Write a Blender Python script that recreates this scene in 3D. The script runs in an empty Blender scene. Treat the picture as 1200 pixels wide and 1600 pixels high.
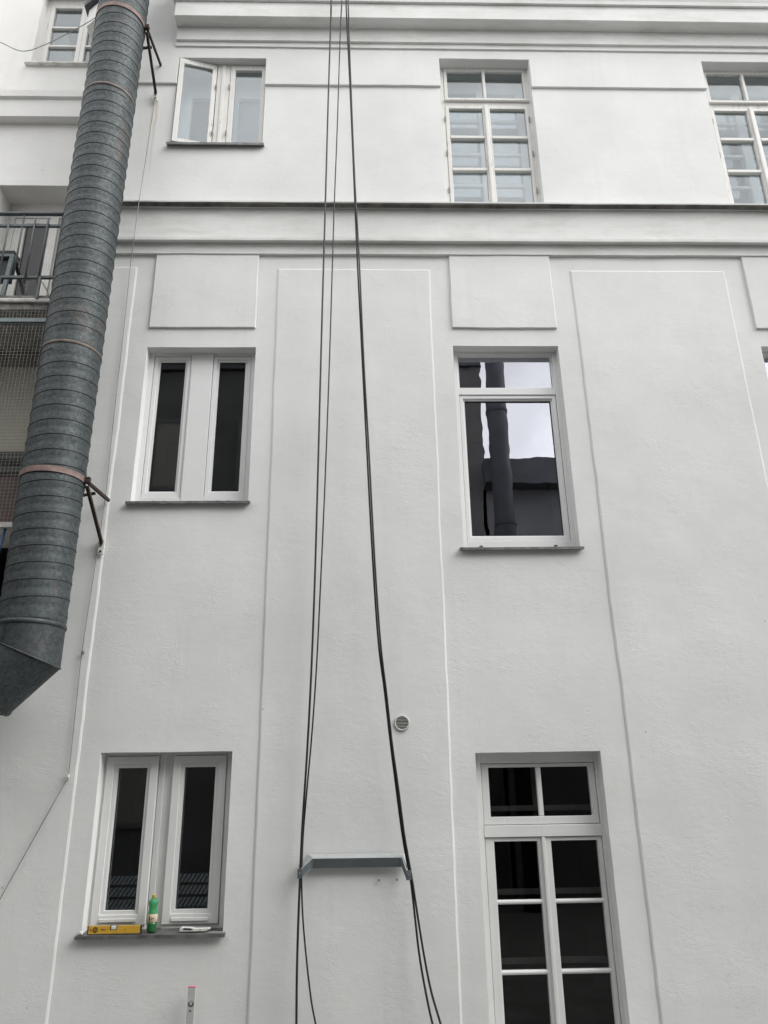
import bpy, math, random
from math import radians as R, sin, cos, pi
from mathutils import Matrix, Vector, noise

random.seed(7)
S = bpy.context.scene
COL = S.collection
EYE = 1.75                      # height of the camera above the courtyard; heights h below are relative to it

# ------------------------------------------------------------------ camera
def make_camera():
    p, yw, r = R(20.61), R(1.707), R(-0.902)
    f = Vector((sin(yw) * cos(p), cos(yw) * cos(p), sin(p)))
    rt = Vector((cos(yw), -sin(yw), 0))
    up = rt.cross(f)
    rt2 = cos(r) * rt + sin(r) * up
    up2 = -sin(r) * rt + cos(r) * up
    cd = bpy.data.cameras.new('camera')
    cd.sensor_fit = 'VERTICAL'
    cd.sensor_height = 36.0
    cd.lens = 27.0
    cd.clip_start = 0.05
    cd.clip_end = 500
    o = bpy.data.objects.new('camera', cd)
    COL.objects.link(o)
    m = Matrix((rt2, up2, -f)).transposed().to_4x4()
    m.translation = Vector((0, -6.2, EYE))
    o.matrix_world = m
    S.camera = o
make_camera()

# ------------------------------------------------------------------ light: overcast sky, very soft sun from the upper right
SUN_DIR = Vector((sin(R(67)) * cos(R(42)), -cos(R(67)) * cos(R(42)), sin(R(42))))
W = bpy.data.worlds.new("World")
S.world = W
W.use_nodes = True
nt = W.node_tree
bg = nt.nodes['Background']
sky = nt.nodes.new('ShaderNodeTexSky')
sky.sky_type = 'NISHITA'
sky.sun_disc = False
sky.sun_elevation = math.asin(SUN_DIR.z)
sky.sun_rotation = math.atan2(SUN_DIR.x, SUN_DIR.y)
sky.dust_density = 4.0
sky.air_density = 1.5
hs = nt.nodes.new('ShaderNodeHueSaturation')
hs.inputs['Saturation'].default_value = 0.10
nt.links.new(sky.outputs[0], hs.inputs['Color'])
tc = nt.nodes.new('ShaderNodeTexCoord')
nz = nt.nodes.new('ShaderNodeTexNoise')
nz.inputs['Scale'].default_value = 5.0
nz.inputs['Detail'].default_value = 4
nt.links.new(tc.outputs['Generated'], nz.inputs['Vector'])
rmp = nt.nodes.new('ShaderNodeMapRange')
rmp.inputs['From Min'].default_value = 0.3
rmp.inputs['From Max'].default_value = 0.7
rmp.inputs['To Min'].default_value = 0.68
rmp.inputs['To Max'].default_value = 1.15
nt.links.new(nz.outputs['Fac'], rmp.inputs['Value'])
mul = nt.nodes.new('ShaderNodeVectorMath')
mul.operation = 'SCALE'
mixs = nt.nodes.new('ShaderNodeMix')
mixs.data_type = 'RGBA'
mixs.inputs[0].default_value = 0.8
mixs.inputs[7].default_value = (8.05, 8.05, 8.1, 1)
nt.links.new(hs.outputs['Color'], mixs.inputs[6])
nt.links.new(mixs.outputs[2], mul.inputs[0])
nt.links.new(rmp.outputs[0], mul.inputs['Scale'])
nt.links.new(mul.outputs[0], bg.inputs['Color'])
bg.inputs['Strength'].default_value = 0.10

sl = bpy.data.lights.new('sun', 'SUN')
sl.energy = 0.85
sl.angle = R(40)
sl.color = (1.0, 0.985, 0.965)
so = bpy.data.objects.new('sun', sl)
COL.objects.link(so)
so.rotation_euler = (-SUN_DIR).to_track_quat('-Z', 'Y').to_euler()
so.location = (6, -8, 16)

S.view_settings.view_transform = 'Standard'
S.view_settings.look = 'None'
S.view_settings.gamma = 1.0
S.view_settings.use_curve_mapping = False
S.view_settings.exposure = 1.42


# ------------------------------------------------------------------ materials
class NT:
    def __init__(self, name):
        self.m = bpy.data.materials.new(name)
        self.m.use_nodes = True
        self.t = self.m.node_tree
        self.b = self.t.nodes['Principled BSDF']
    def n(self, kind, **kw):
        x = self.t.nodes.new('ShaderNode' + kind)
        for k, v in kw.items():
            if k in x.inputs.keys(): x.inputs[k].default_value = v
            else: setattr(x, k, v)
        return x
    def l(self, a, b): self.t.links.new(a, b)
    def pos(self, scale=(1, 1, 1)):
        g = self.n('NewGeometry')
        mp = self.n('Mapping')
        mp.inputs['Scale'].default_value = scale
        self.l(g.outputs['Position'], mp.inputs['Vector'])
        return mp.outputs[0]
    def noise(self, vec, scale, detail=4, rough=0.55, dist=0.0):
        x = self.n('TexNoise', Scale=scale, Detail=detail, Roughness=rough, Distortion=dist)
        self.l(vec, x.inputs['Vector'])
        return x.outputs['Fac']
    def ramp(self, fac, stops):
        x = self.n('ValToRGB')
        e = x.color_ramp.elements
        while len(e) < len(stops): e.new(0.5)
        for i, (p, c) in enumerate(stops):
            e[i].position = p
            e[i].color = (*c, 1) if len(c) == 3 else c
        self.l(fac, x.inputs[0])
        return x.outputs[0]
    def maprange(self, v, a, b, c, d):
        x = self.n('MapRange')
        for k, q in zip(('From Min', 'From Max', 'To Min', 'To Max'), (a, b, c, d)): x.inputs[k].default_value = q
        self.l(v, x.inputs['Value'])
        return x.outputs[0]
    def math(self, op, a, b=None):
        x = self.n('Math', operation=op)
        for i, q in enumerate((a, b)):
            if q is None: continue
            if isinstance(q, (int, float)): x.inputs[i].default_value = q
            else: self.l(q, x.inputs[i])
        return x.outputs[0]
    def mixc(self, fac, a, b, mode='MIX'):
        x = self.n('Mix', data_type='RGBA', blend_type=mode)
        for i, q in ((0, fac), (6, a), (7, b)):
            if isinstance(q, (int, float)): x.inputs[i].default_value = q
            elif isinstance(q, tuple): x.inputs[i].default_value = (*q, 1)
            else: self.l(q, x.inputs[i])
        return x.outputs[2]
    def bump(self, *hs):
        prev = None
        for h, strength, dist in hs:
            x = self.n('Bump')
            x.inputs['Strength'].default_value = strength
            x.inputs['Distance'].default_value = dist
            self.l(h, x.inputs['Height'])
            if prev is not None: self.l(prev, x.inputs['Normal'])
            prev = x.outputs[0]
        self.l(prev, self.b.inputs['Normal'])
    def base(self, c):
        if isinstance(c, tuple): self.b.inputs['Base Color'].default_value = (*c, 1)
        else: self.l(c, self.b.inputs['Base Color'])
    def set(self, rough=None, metal=None, spec=None):
        if rough is not None: self.b.inputs['Roughness'].default_value = rough
        if metal is not None: self.b.inputs['Metallic'].default_value = metal
        if spec is not None: self.b.inputs['Specular IOR Level'].default_value = spec

def simple(name, col, rough=0.6, metal=0.0, var=0.12, scale=9, bump=0.0, spec=0.5):
    k = NT(name)
    p = k.pos()
    f = k.noise(p, scale, 5)
    lo = tuple(c * (1 - var) for c in col)
    hi = tuple(min(1, c * (1 + var)) for c in col)
    k.base(k.ramp(f, [(0.3, lo), (0.7, hi)]))
    k.set(rough, metal, spec)
    if bump: k.bump((k.noise(p, scale * 8, 4), bump, 0.004))
    return k.m

def plaster(name, col, rust=False, strength=1.0, dirt=0.0):
    k = NT(name)
    p = k.pos()
    big = k.noise(p, 0.9, 5, 0.6)
    mid = k.noise(k.pos((1, 1, 0.6)), 5.0, 6, 0.6, 0.5)
    lo = tuple(c * 0.905 for c in col)
    hi = tuple(min(1, c * 1.05) for c in col)
    c = k.ramp(big, [(0.3, lo), (0.72, hi)])
    warm = k.mixc(k.maprange(mid, 0.45, 0.75, 0, 0.35), c, tuple(q * w for q, w in zip(col, (0.95, 0.945, 0.92))))
    streak = k.noise(k.pos((7, 7, 0.35)), 1.6, 5, 0.6)
    c = k.mixc(k.maprange(streak, 0.56, 0.8, 0, 0.22), warm, tuple(q * 0.8 for q in col))
    if rust:                     # faint rusty run-off below the upper duct bracket
        g = k.n('NewGeometry')
        sx = k.n('SeparateXYZ')
        k.l(g.outputs['Position'], sx.inputs[0])
        wob = k.noise(k.pos((2, 2, 3)), 2.0, 3)
        xx = k.math('ADD', sx.outputs['X'], k.maprange(wob, 0, 1, -0.03, 0.03))
        def band(x0, w):
            return k.maprange(k.math('ABSOLUTE', k.math('SUBTRACT', xx, x0)), 0, w, 1, 0)
        b = k.math('MAXIMUM', band(-2.17, 0.02), band(-2.215, 0.017))
        zz = k.math('MULTIPLY', k.maprange(sx.outputs['Z'], 8.84, 8.8, 0, 1), k.maprange(sx.outputs['Z'], 7.5, 8.6, 0, 1))
        fac = k.math('MULTIPLY', k.math('MULTIPLY', b, zz), 0.5)
        c = k.mixc(fac, c, (0.46, 0.33, 0.22))
    if dirt:
        d = k.maprange(k.noise(k.pos((0.8, 3, 3)), 2.6, 6, 0.68, 0.4), 0.46, 0.72, 0, dirt)
        c = k.mixc(d, c, (0.36, 0.34, 0.26))
    # a few hairline cracks
    vc = k.n('TexVoronoi', Scale=0.75, feature='DISTANCE_TO_EDGE')
    wv = k.n('VectorMath', operation='ADD')
    nn = k.n('TexNoise', Scale=5.0, Detail=6)
    sc = k.n('VectorMath', operation='SCALE')
    sc.inputs['Scale'].default_value = 0.22
    pv = k.pos()
    k.l(pv, nn.inputs['Vector']); k.l(nn.outputs['Color'], sc.inputs[0])
    k.l(pv, wv.inputs[0]); k.l(sc.outputs[0], wv.inputs[1]); k.l(wv.outputs[0], vc.inputs['Vector'])
    crack = k.math('MULTIPLY', k.maprange(vc.outputs['Distance'], 0.0005, 0.0022, 0.16, 0), k.maprange(k.noise(pv, 0.7, 2), 0.54, 0.66, 0, 1))
    c = k.mixc(crack, c, (0.25, 0.24, 0.22))
    # small dark chips and specks
    vo = k.n('TexVoronoi', Scale=2.1, feature='F1')
    k.l(k.pos(), vo.inputs['Vector'])
    speck = k.maprange(vo.outputs['Distance'], 0.010, 0.022, 0.55, 0)
    c = k.mixc(speck, c, (0.30, 0.28, 0.25))
    k.base(c)
    k.set(0.9, 0, 0.25)
    warp = k.noise(k.pos((1, 1, 1.4)), 2.2, 3, 0.5, 0.3)
    trowel = k.noise(k.pos((0.7, 0.7, 1.5)), 17.0, 6, 0.68, 0.5)
    patch = k.maprange(k.noise(p, 1.9, 4, 0.6), 0.42, 0.66, 0.15, 1)
    trowel = k.math('MULTIPLY', trowel, patch)
    grain = k.noise(p, 85, 4, 0.7)
    rid = k.noise(k.pos((0.8, 0.8, 1.5)), 11.0, 5, 0.6, 0.9)
    ridge = k.ramp(rid, [(0.46, (0, 0, 0)), (0.50, (1, 1, 1)), (0.545, (0.2, 0.2, 0.2))])
    ridge = k.math('MULTIPLY', ridge, k.maprange(k.noise(k.pos((1.2, 1.2, 1)), 2.6, 4, 0.65), 0.50, 0.70, 0.0, 1))
    k.bump((warp, 0.28 * strength, 0.012), (ridge, 0.22 * strength, 0.006), (trowel, 0.32 * strength, 0.008), (grain, 0.17 * strength, 0.004))
    return k.m

def painted_wood(name, col, wear):
    k = NT(name)
    p = k.pos()
    grain = k.noise(k.pos((26, 26, 2.0)), 3.0, 6, 0.65, 0.6)
    f = k.noise(p, 4.0, 5, 0.6)
    c = k.ramp(f, [(0.3, tuple(q * 0.93 for q in col)), (0.7, col)])
    worn = k.math('MULTIPLY', k.maprange(grain, 0.56, 0.66, 0, 1), k.maprange(k.noise(p, 3.1, 3), 0.5 - 0.08 * wear, 0.72, 0, wear))
    c = k.mixc(worn, c, (0.24, 0.215, 0.18))
    k.base(c)
    k.set(0.5, 0, 0.4)
    k.bump((grain, 0.12 + 0.2 * wear, 0.003))
    return k.m

def glass(name, tint, mirror, refl_tint=(1, 1, 1), wave=0.0, base=0.045):
    k = NT(name)
    k.t.nodes.remove(k.b)
    out = k.t.nodes['Material Output']
    tr = k.n('BsdfTransparent')
    tr.inputs['Color'].default_value = (*tint, 1)
    gl = k.n('BsdfGlossy')
    gl.inputs['Roughness'].default_value = 0.0
    gl.inputs['Color'].default_value = (*refl_tint, 1)
    lw = k.n('LayerWeight')
    lw.inputs['Blend'].default_value = 0.5
    s = k.math('POWER', lw.outputs['Facing'], 4.0)
    fac = k.math('MINIMUM', k.math('MULTIPLY', k.math('ADD', k.math('MULTIPLY', s, 0.95), base), mirror), 1.0)
    mx = k.n('MixShader')
    k.l(fac, mx.inputs[0])
    k.l(tr.outputs[0], mx.inputs[1])
    k.l(gl.outputs[0], mx.inputs[2])
    k.l(mx.outputs[0], out.inputs[0])
    if wave:
        x = k.n('Bump')
        x.inputs['Strength'].default_value = wave
        x.inputs['Distance'].default_value = 0.004
        k.l(k.noise(k.pos(), 3.0, 2), x.inputs['Height'])
        k.l(x.outputs[0], gl.inputs['Normal'])
    return k.m

def galvanised(name, col, rust=0.0):
    k = NT(name)
    p = k.pos()
    v = k.n('TexVoronoi', Scale=54.0, feature='F1')
    wv = k.n('VectorMath', operation='ADD')
    nn = k.n('TexNoise', Scale=30.0, Detail=3)
    k.l(p, nn.inputs['Vector'])
    sc = k.n('VectorMath', operation='SCALE')
    sc.inputs['Scale'].default_value = 0.05
    k.l(nn.outputs['Color'], sc.inputs[0])
    k.l(p, wv.inputs[0]); k.l(sc.outputs[0], wv.inputs[1])
    k.l(wv.outputs[0], v.inputs['Vector'])
    sp = k.n('SeparateColor')
    k.l(v.outputs['Color'], sp.inputs[0])
    big = k.noise(p, 6, 5, 0.6)
    f = k.math('ADD', k.math('MULTIPLY', sp.outputs[0], 0.5), k.math('MULTIPLY', big, 0.5))
    c = k.ramp(f, [(0.2, tuple(q * 0.64 for q in col)), (0.5, col), (0.8, tuple(q * 1.36 for q in col))])
    if rust:
        r = k.maprange(k.noise(k.pos((1, 1, 0.5)), 3.0, 6, 0.7), 0.56, 0.70, 0, rust)
        c = k.mixc(r, c, (0.16, 0.11, 0.085))
    k.base(c)
    k.b.inputs['Metallic'].default_value = 0.25
    k.l(k.maprange(f, 0.2, 0.8, 0.68, 0.54), k.b.inputs['Roughness'])
    k.bump((big, 0.12, 0.006))
    return k.m

M = {}
M['wall'] = plaster('white_plaster', (0.745, 0.754, 0.738), rust=True)
M['ledge'] = plaster('ledge_plaster', (0.745, 0.752, 0.734), dirt=0.3)
M['wing'] = plaster('wing_plaster', (0.76, 0.755, 0.735))
M['slab'] = simple('rough_concrete', (0.20, 0.19, 0.175), 0.95, 0, 0.45, 14, 0.8)
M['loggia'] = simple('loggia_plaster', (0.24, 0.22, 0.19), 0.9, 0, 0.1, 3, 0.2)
M['blind'] = simple('beige_board', (0.40, 0.38, 0.32), 0.8, 0, 0.04, 1.2, 0.0)
M['brown'] = simple('brown_board', (0.09, 0.06, 0.055), 0.8, 0, 0.3, 3, 0.1)
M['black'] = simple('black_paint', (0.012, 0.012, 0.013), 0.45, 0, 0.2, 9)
M['upvc'] = simple('white_upvc', (0.76, 0.765, 0.76), 0.32, 0, 0.03, 2.0)
M['wood'] = painted_wood('white_painted_wood', (0.73, 0.735, 0.72), 0.3)
M['oldwood'] = painted_wood('weathered_white_wood', (0.74, 0.73, 0.70), 1.0)
M['sill'] = simple('zinc_sill', (0.17, 0.175, 0.17), 0.5, 0.6, 0.4, 14, 0.15)
M['shadowflash'] = simple('drip_shadow_sheet', (0.10, 0.095, 0.085), 0.7, 0.1, 0.7, 5, 0.3)  # drip shadow of the flashing put into a dark sheet colour
M['gasket'] = simple('black_gasket', (0.02, 0.02, 0.02), 0.7)
M['room'] = simple('dark_room', (0.24, 0.235, 0.205), 0.9, 0, 0.1, 1)
M['paleroom'] = simple('pale_room', (0.42, 0.43, 0.43), 0.9, 0, 0.06, 1)
M['floorboard'] = simple('dark_floor', (0.10, 0.08, 0.06), 0.6)
M['glass_dark'] = glass('dark_glass', (0.6, 0.61, 0.61), 2.5, (0.93, 0.97, 1.0))
M['glass_coated'] = glass('coated_glass', (0.55, 0.57, 0.6), 2.55, (0.92, 0.93, 1.0), 0.16, base=0.16)
M['glass_old'] = glass('old_glass', (0.86, 0.89, 0.90), 1.5, (0.95, 0.98, 1.0), 0.5, base=0.075)
M['glass_door'] = glass('door_glass', (0.5, 0.5, 0.5), 0.7)
M['glass_french'] = glass('french_glass', (0.5, 0.5, 0.5), 0.8)
M['duct'] = galvanised('galvanised_steel', (0.050, 0.061, 0.064), 0.45)
M['ductplain'] = galvanised('plain_galvanised', (0.043, 0.052, 0.055), 0.2)
M['seam'] = simple('shaded_seam_steel', (0.025, 0.029, 0.031), 0.6, 0.3, 0.2, 20)  # shade under the raised fold put into a darker steel colour
M['clamp'] = simple('faded_red_band', (0.22, 0.155, 0.138), 0.75, 0.1, 0.3, 16, 0.2)
M['rust'] = simple('rusty_iron', (0.040, 0.026, 0.021), 0.85, 0.2, 0.5, 25, 0.4)
M['rustband'] = simple('rust_stained_band', (0.15, 0.125, 0.11), 0.7, 0.3, 0.4, 12, 0.2)
M['cable'] = simple('black_rubber', (0.012, 0.012, 0.014), 0.5, 0, 0.2, 30)
M['wire'] = simple('grey_wire', (0.26, 0.25, 0.24), 0.7, 0, 0.3, 5)
M['zinc'] = simple('zinc_plate', (0.17, 0.20, 0.21), 0.5, 0.5, 0.12, 10)
M['zinclit'] = simple('lit_zinc', (0.42, 0.44, 0.44), 0.6, 0.3, 0.1, 10)  # paler copy of the zinc: light on the bracket's upper faces, as colour
M['zincdark'] = simple('zinc_tab', (0.20, 0.22, 0.225), 0.45, 0.7, 0.3, 30)
M['steel'] = simple('bright_bolt', (0.6, 0.6, 0.6), 0.3, 0.9)
M['rail'] = simple('grey_railing_paint', (0.095, 0.11, 0.115), 0.5, 0.2, 0.2, 12)
M['net'] = simple('galvanised_wire', (0.24, 0.24, 0.225), 0.5, 0.5, 0.2, 9)
M['plastic'] = simple('white_plastic', (0.66, 0.66, 0.62), 0.45, 0, 0.05, 9)
M['ventgrey'] = simple('aged_vent_plastic', (0.50, 0.50, 0.47), 0.6, 0, 0.1, 20)
M['yellow'] = simple('yellow_lacquer', (0.58, 0.335, 0.035), 0.42, 0, 0.1, 30)
M['ink'] = simple('dark_ink', (0.02, 0.02, 0.022), 0.6)
M['alu'] = simple('brushed_aluminium', (0.56, 0.56, 0.55), 0.5, 0.35, 0.06, 30)
M['pink'] = simple('pink_red_plastic', (0.70, 0.22, 0.30), 0.4)
M['label'] = simple('paper_label', (0.55, 0.46, 0.33), 0.6, 0, 0.25, 60)
M['gold'] = simple('yellow_cap', (0.50, 0.34, 0.05), 0.4)
M['ground'] = simple('courtyard_concrete', (0.17, 0.17, 0.165), 0.9, 0, 0.25, 3, 0.3)
M['dim'] = simple('sooty_stucco', (0.11, 0.108, 0.105), 0.9, 0, 0.2, 1.2, 0.3)
M['dim2'] = simple('grey_stucco', (0.14, 0.14, 0.145), 0.9, 0, 0.15, 1.2, 0.3)
M['roof'] = simple('dark_roof', (0.05, 0.052, 0.06), 0.6, 0, 0.2, 3)
M['darkpipe'] = simple('dark_pipe', (0.045, 0.047, 0.053), 0.85, 0, 0.2, 6, 0.0, 0.2)
M['blue'] = simple('blue_hose', (0.03, 0.10, 0.19), 0.5)
M['flash'] = simple('edge_flashing', (0.62, 0.61, 0.58), 0.7, 0.0, 0.25, 12)
k = NT('green_bottle')
k.base((0.10, 0.45, 0.20)); k.set(0.08)
k.b.inputs['Transmission Weight'].default_value = 0.55
k.b.inputs['IOR'].default_value = 1.3
M['bottle'] = k.m
k = NT('green_drink')
k.base((0.015, 0.12, 0.035)); k.set(0.1)
M['drink'] = k.m


# ------------------------------------------------------------------ mesh helpers
class MB:
    def __init__(self): self.v, self.f = [], []
    def add(self, vs, fs):
        o = len(self.v)
        self.v += [tuple(x) for x in vs]
        self.f += [tuple(i + o for i in q) for q in fs]
        return self
    def box(self, x0, x1, y0, y1, z0, z1):
        return self.add([(x0, y0, z0), (x1, y0, z0), (x1, y1, z0), (x0, y1, z0), (x0, y0, z1), (x1, y0, z1), (x1, y1, z1), (x0, y1, z1)],
                        [(0, 3, 2, 1), (4, 5, 6, 7), (0, 1, 5, 4), (1, 2, 6, 5), (2, 3, 7, 6), (3, 0, 4, 7)])
    def ring(self, ox0, ox1, oz0, oz1, ix0, ix1, iz0, iz1, y0, y1):
        """mitred rectangular frame, front at y0, back at y1"""
        vs = []
        for y in (y0, y1):
            vs += [(ox0, y, oz0), (ox1, y, oz0), (ox1, y, oz1), (ox0, y, oz1), (ix0, y, iz0), (ix1, y, iz0), (ix1, y, iz1), (ix0, y, iz1)]
        fs = []
        for i in range(4):
            j = (i + 1) % 4
            fs.append((i, j, 4 + j, 4 + i))
            fs.append((8 + j, 8 + i, 12 + i, 12 + j))
            fs.append((j, i, 8 + i, 8 + j))
            fs.append((4 + i, 4 + j, 12 + j, 12 + i))
        return self.add(vs, fs)
    def tube(self, path, r, n=8, caps=True):
        pts = [Vector(p) for p in path]
        ref = None
        base = len(self.v)
        for i, p in enumerate(pts):
            t = (pts[min(i + 1, len(pts) - 1)] - pts[max(i - 1, 0)]).normalized()
            if ref is None:
                ref = t.orthogonal().normalized()
            ref = (ref - t * ref.dot(t)).normalized()
            b = t.cross(ref)
            rr = r[i] if isinstance(r, (list, tuple)) else r
            for q in range(n):
                a = 2 * pi * q / n
                self.v.append(tuple(p + rr * (cos(a) * ref + sin(a) * b)))
        for i in range(len(pts) - 1):
            for q in range(n):
                a, b2 = base + i * n + q, base + i * n + (q + 1) % n
                self.f.append((a, b2, b2 + n, a + n))
        if caps:
            self.f.append(tuple(base + q for q in reversed(range(n))))
            self.f.append(tuple(base + (len(pts) - 1) * n + q for q in range(n)))
        return self
    def bar(self, a, b, w, d, up=(0, 0, 1)):
        """rectangular bar from a to b"""
        a, b = Vector(a), Vector(b)
        t = (b - a).normalized()
        s = t.cross(Vector(up))
        s = s.normalized() if s.length > 1e-4 else t.orthogonal().normalized()
        u = s.cross(t)
        vs = []
        for p in (a, b):
            for i, j in ((-1, -1), (1, -1), (1, 1), (-1, 1)):
                vs.append(p + s * i * w / 2 + u * j * d / 2)
        return self.add(vs, [(0, 1, 2, 3), (7, 6, 5, 4), (0, 4, 5, 1), (1, 5, 6, 2), (2, 6, 7, 3), (3, 7, 4, 0)])
    def lathe(self, prof, c, n=24, axis='z'):
        base = len(self.v)
        for r, h in prof:
            for q in range(n):
                a = 2 * pi * q / n
                d = (r * cos(a), r * sin(a), h) if axis == 'z' else (r * cos(a), h, r * sin(a))
                self.v.append((c[0] + d[0], c[1] + d[1], c[2] + d[2]))
        for i in range(len(prof) - 1):
            for q in range(n):
                a, b = base + i * n + q, base + i * n + (q + 1) % n
                self.f.append((a, b, b + n, a + n))
        self.f.append(tuple(base + q for q in reversed(range(n))))
        self.f.append(tuple(base + (len(prof) - 1) * n + q for q in range(n)))
        return self
    def prism(self, poly, y0, y1):
        """polygon in (x,z) extruded in y"""
        n = len(poly)
        return self.add([(x, y0, z) for x, z in poly] + [(x, y1, z) for x, z in poly],
                        [tuple(range(n)), tuple(reversed(range(n, 2 * n)))] + [((i + 1) % n, i, n + i, n + (i + 1) % n) for i in range(n)])
    def build(self, name, mat, parent=None, bevel=0.0, smooth=False, fixn=True):
        root = parent
        off = Vector((0, 0, -EYE))
        while root is not None:
            off += root.location
            root = root.parent
        me = bpy.data.meshes.new(name)
        me.from_pydata([tuple(Vector(p) - off) for p in self.v], [], self.f)
        if fixn:
            import bmesh
            bm = bmesh.new(); bm.from_mesh(me)
            bmesh.ops.recalc_face_normals(bm, faces=bm.faces)
            bm.to_mesh(me); bm.free()
        me.materials.append(mat)
        if smooth:
            me.polygons.foreach_set('use_smooth', [True] * len(me.polygons))
        o = bpy.data.objects.new(name, me)
        COL.objects.link(o)
        if parent is not None: o.parent = parent
        if bevel:
            md = o.modifiers.new('bevel', 'BEVEL')
            md.width = bevel
            md.segments = 2
            md.limit_method = 'ANGLE'
            md.angle_limit = R(40)
        return o

def tag(o, label, cat=None, group=None, kind=None):
    if label: o['label'] = label
    if cat: o['category'] = cat
    if group: o['group'] = group
    if kind: o['kind'] = kind
    return o

def thing(name, loc, label, cat, group=None):
    o = bpy.data.objects.new(name, None)
    o.empty_display_size = 0.2
    COL.objects.link(o)
    o.location = (loc[0], loc[1], loc[2] + EYE)
    return tag(o, label, cat, group)

def nz3(x, z, s, seed=0.0):
    return noise.noise(Vector((x * s + seed, seed * 1.7, z * s)))

def lines(a, b, step, marks):
    n = max(1, round((b - a) / step))
    g = [a + (b - a) * i / n for i in range(n + 1)]
    g = [v for v in g if all(abs(v - m) > step * 0.45 for m in marks if a < m < b)]
    return sorted(set([round(v, 5) for v in g + [a, b] + [m for m in marks if a < m < b]]))

def wallsheet(x0, x1, z0, z1, y, holes=(), step=0.09, amp=0.0025, edge=0.0025, skirt=0.16, bev=0.0, keep=None, bevo=None):
    """plaster sheet with openings: an uneven grid, every free edge turned back by skirt (reveals), optional bevelled arris"""
    xs = lines(x0, x1, step, [m for h in holes for m in h[:2]])
    zs = lines(z0, z1, step, [m for h in holes for m in h[2:]])
    mb = MB()
    idx = {}
    def vert(i, j):
        if (i, j) not in idx:
            x, z = xs[i], zs[j]
            dx = edge * (nz3(x, z, 1.6, 3.1) + 0.6 * nz3(x, z, 7, 8.1))
            dz = edge * (nz3(x, z, 1.6, 5.3) + 0.6 * nz3(x, z, 7, 1.9))
            dy = amp * (1.4 * nz3(x, z, 1.1, 2.2) + 0.8 * nz3(x, z, 3.7, 9.4))
            idx[(i, j)] = len(mb.v)
            mb.v.append((x + dx, y + dy, z + dz))
        return idx[(i, j)]
    cells = set()
    for i in range(len(xs) - 1):
        for j in range(len(zs) - 1):
            cx, cz = (xs[i] + xs[i + 1]) / 2, (zs[j] + zs[j + 1]) / 2
            if any(h[0] < cx < h[1] and h[2] < cz < h[3] for h in holes): continue
            if keep and not keep(cx, cz): continue
            cells.add((i, j))
    edges = []
    for i, j in cells:
        q = [(i, j), (i + 1, j), (i + 1, j + 1), (i, j + 1)]
        mb.f.append(tuple(vert(*c) for c in q))
        for (a, b, nb, nrm) in ((q[0], q[1], (i, j - 1), (0, -1)), (q[1], q[2], (i + 1, j), (1, 0)), (q[2], q[3], (i, j + 1), (0, 1)), (q[3], q[0], (i - 1, j), (-1, 0))):
            if nb not in cells: edges.append((a, b, nrm))
    # outward offset per boundary vertex
    on = {}
    for a, b, nrm in edges:
        for c in (a, b):
            on.setdefault(c, [0, 0])
            on[c] = [max(-1, min(1, on[c][0] + nrm[0])), max(-1, min(1, on[c][1] + nrm[1]))]
    back, mid = {}, {}
    bevo = bev if bevo is None else bevo
    def ext(c, store, d, o):
        if c not in store:
            p = mb.v[vert(*c)]
            store[c] = len(mb.v)
            mb.v.append((p[0] + on[c][0] * o, p[1] + d, p[2] + on[c][1] * o))
        return store[c]
    for a, b, nrm in edges:
        if bev:
            ma, mb_ = ext(a, mid, bev, bevo), ext(b, mid, bev, bevo)
            mb.f.append((vert(*b), vert(*a), ma, mb_))
            mb.f.append((mb_, ma, ext(a, back, skirt, bevo), ext(b, back, skirt, bevo)))
        else:
            mb.f.append((vert(*b), vert(*a), ext(a, back, skirt, 0), ext(b, back, skirt, 0)))
    return mb

def moulding(prof, x0, x1, step=0.12, wob=0.004, seed=0.0):
    """profile of (y,h) points run along x, slightly wavy like hand-run plaster, with closed ends"""
    n = max(1, int((x1 - x0) / step))
    mb = MB()
    m = len(prof)
    for i in range(n + 1):
        x = x0 + (x1 - x0) * i / n
        for j, (y, z) in enumerate(prof):
            w = wob * (nz3(x, z, 0.8, seed + 0.3) + 0.55 * nz3(x, z, 3.5, seed + 1.3))
            mb.v.append((x, y + 0.5 * w, z + w))
    for i in range(n):
        for j in range(m):
            k2 = (j + 1) % m
            a, b = i * m + j, i * m + k2
            mb.f.append((a, b, b + m, a + m))
    mb.f.append(tuple(range(m)))
    mb.f.append(tuple(n * m + j for j in reversed(range(m))))
    return mb

# ------------------------------------------------------------------ the courtyard ground
g = MB().box(-60, 60, -60, 40, -EYE - 0.3, -EYE).build('ground', M['ground'])
tag(g, 'grey concrete ground of the courtyard', None, None, 'structure')

# ------------------------------------------------------------------ main building
BX = -2.66                                   # left corner, behind the duct
main = thing('building', (0, 0, -EYE), 'white plastered courtyard building with tall raised panels and a cornice', 'building')

HOLES = [(-1.995, -0.988, 2.43, 3.985), (0.858, 1.855, 1.998, 4.0), (3.80, 4.80, 1.998, 4.0),
         (-2.01, -1.01, -0.858, 0.376), (0.86, 1.838, -1.70, 0.338),
         (-1.985, -1.03, 6.43, 7.662), (0.868, 1.876, 5.60, 7.69), (3.808, 4.816, 5.60, 7.69)]
wm = wallsheet(-5.0, 6.0, -EYE, 9.6, 0.0, HOLES, 0.085, keep=lambda x, z: x > BX or z < 1.2, skirt=0.22)
wm.build('wall', M['wall'], main, smooth=False)

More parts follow.
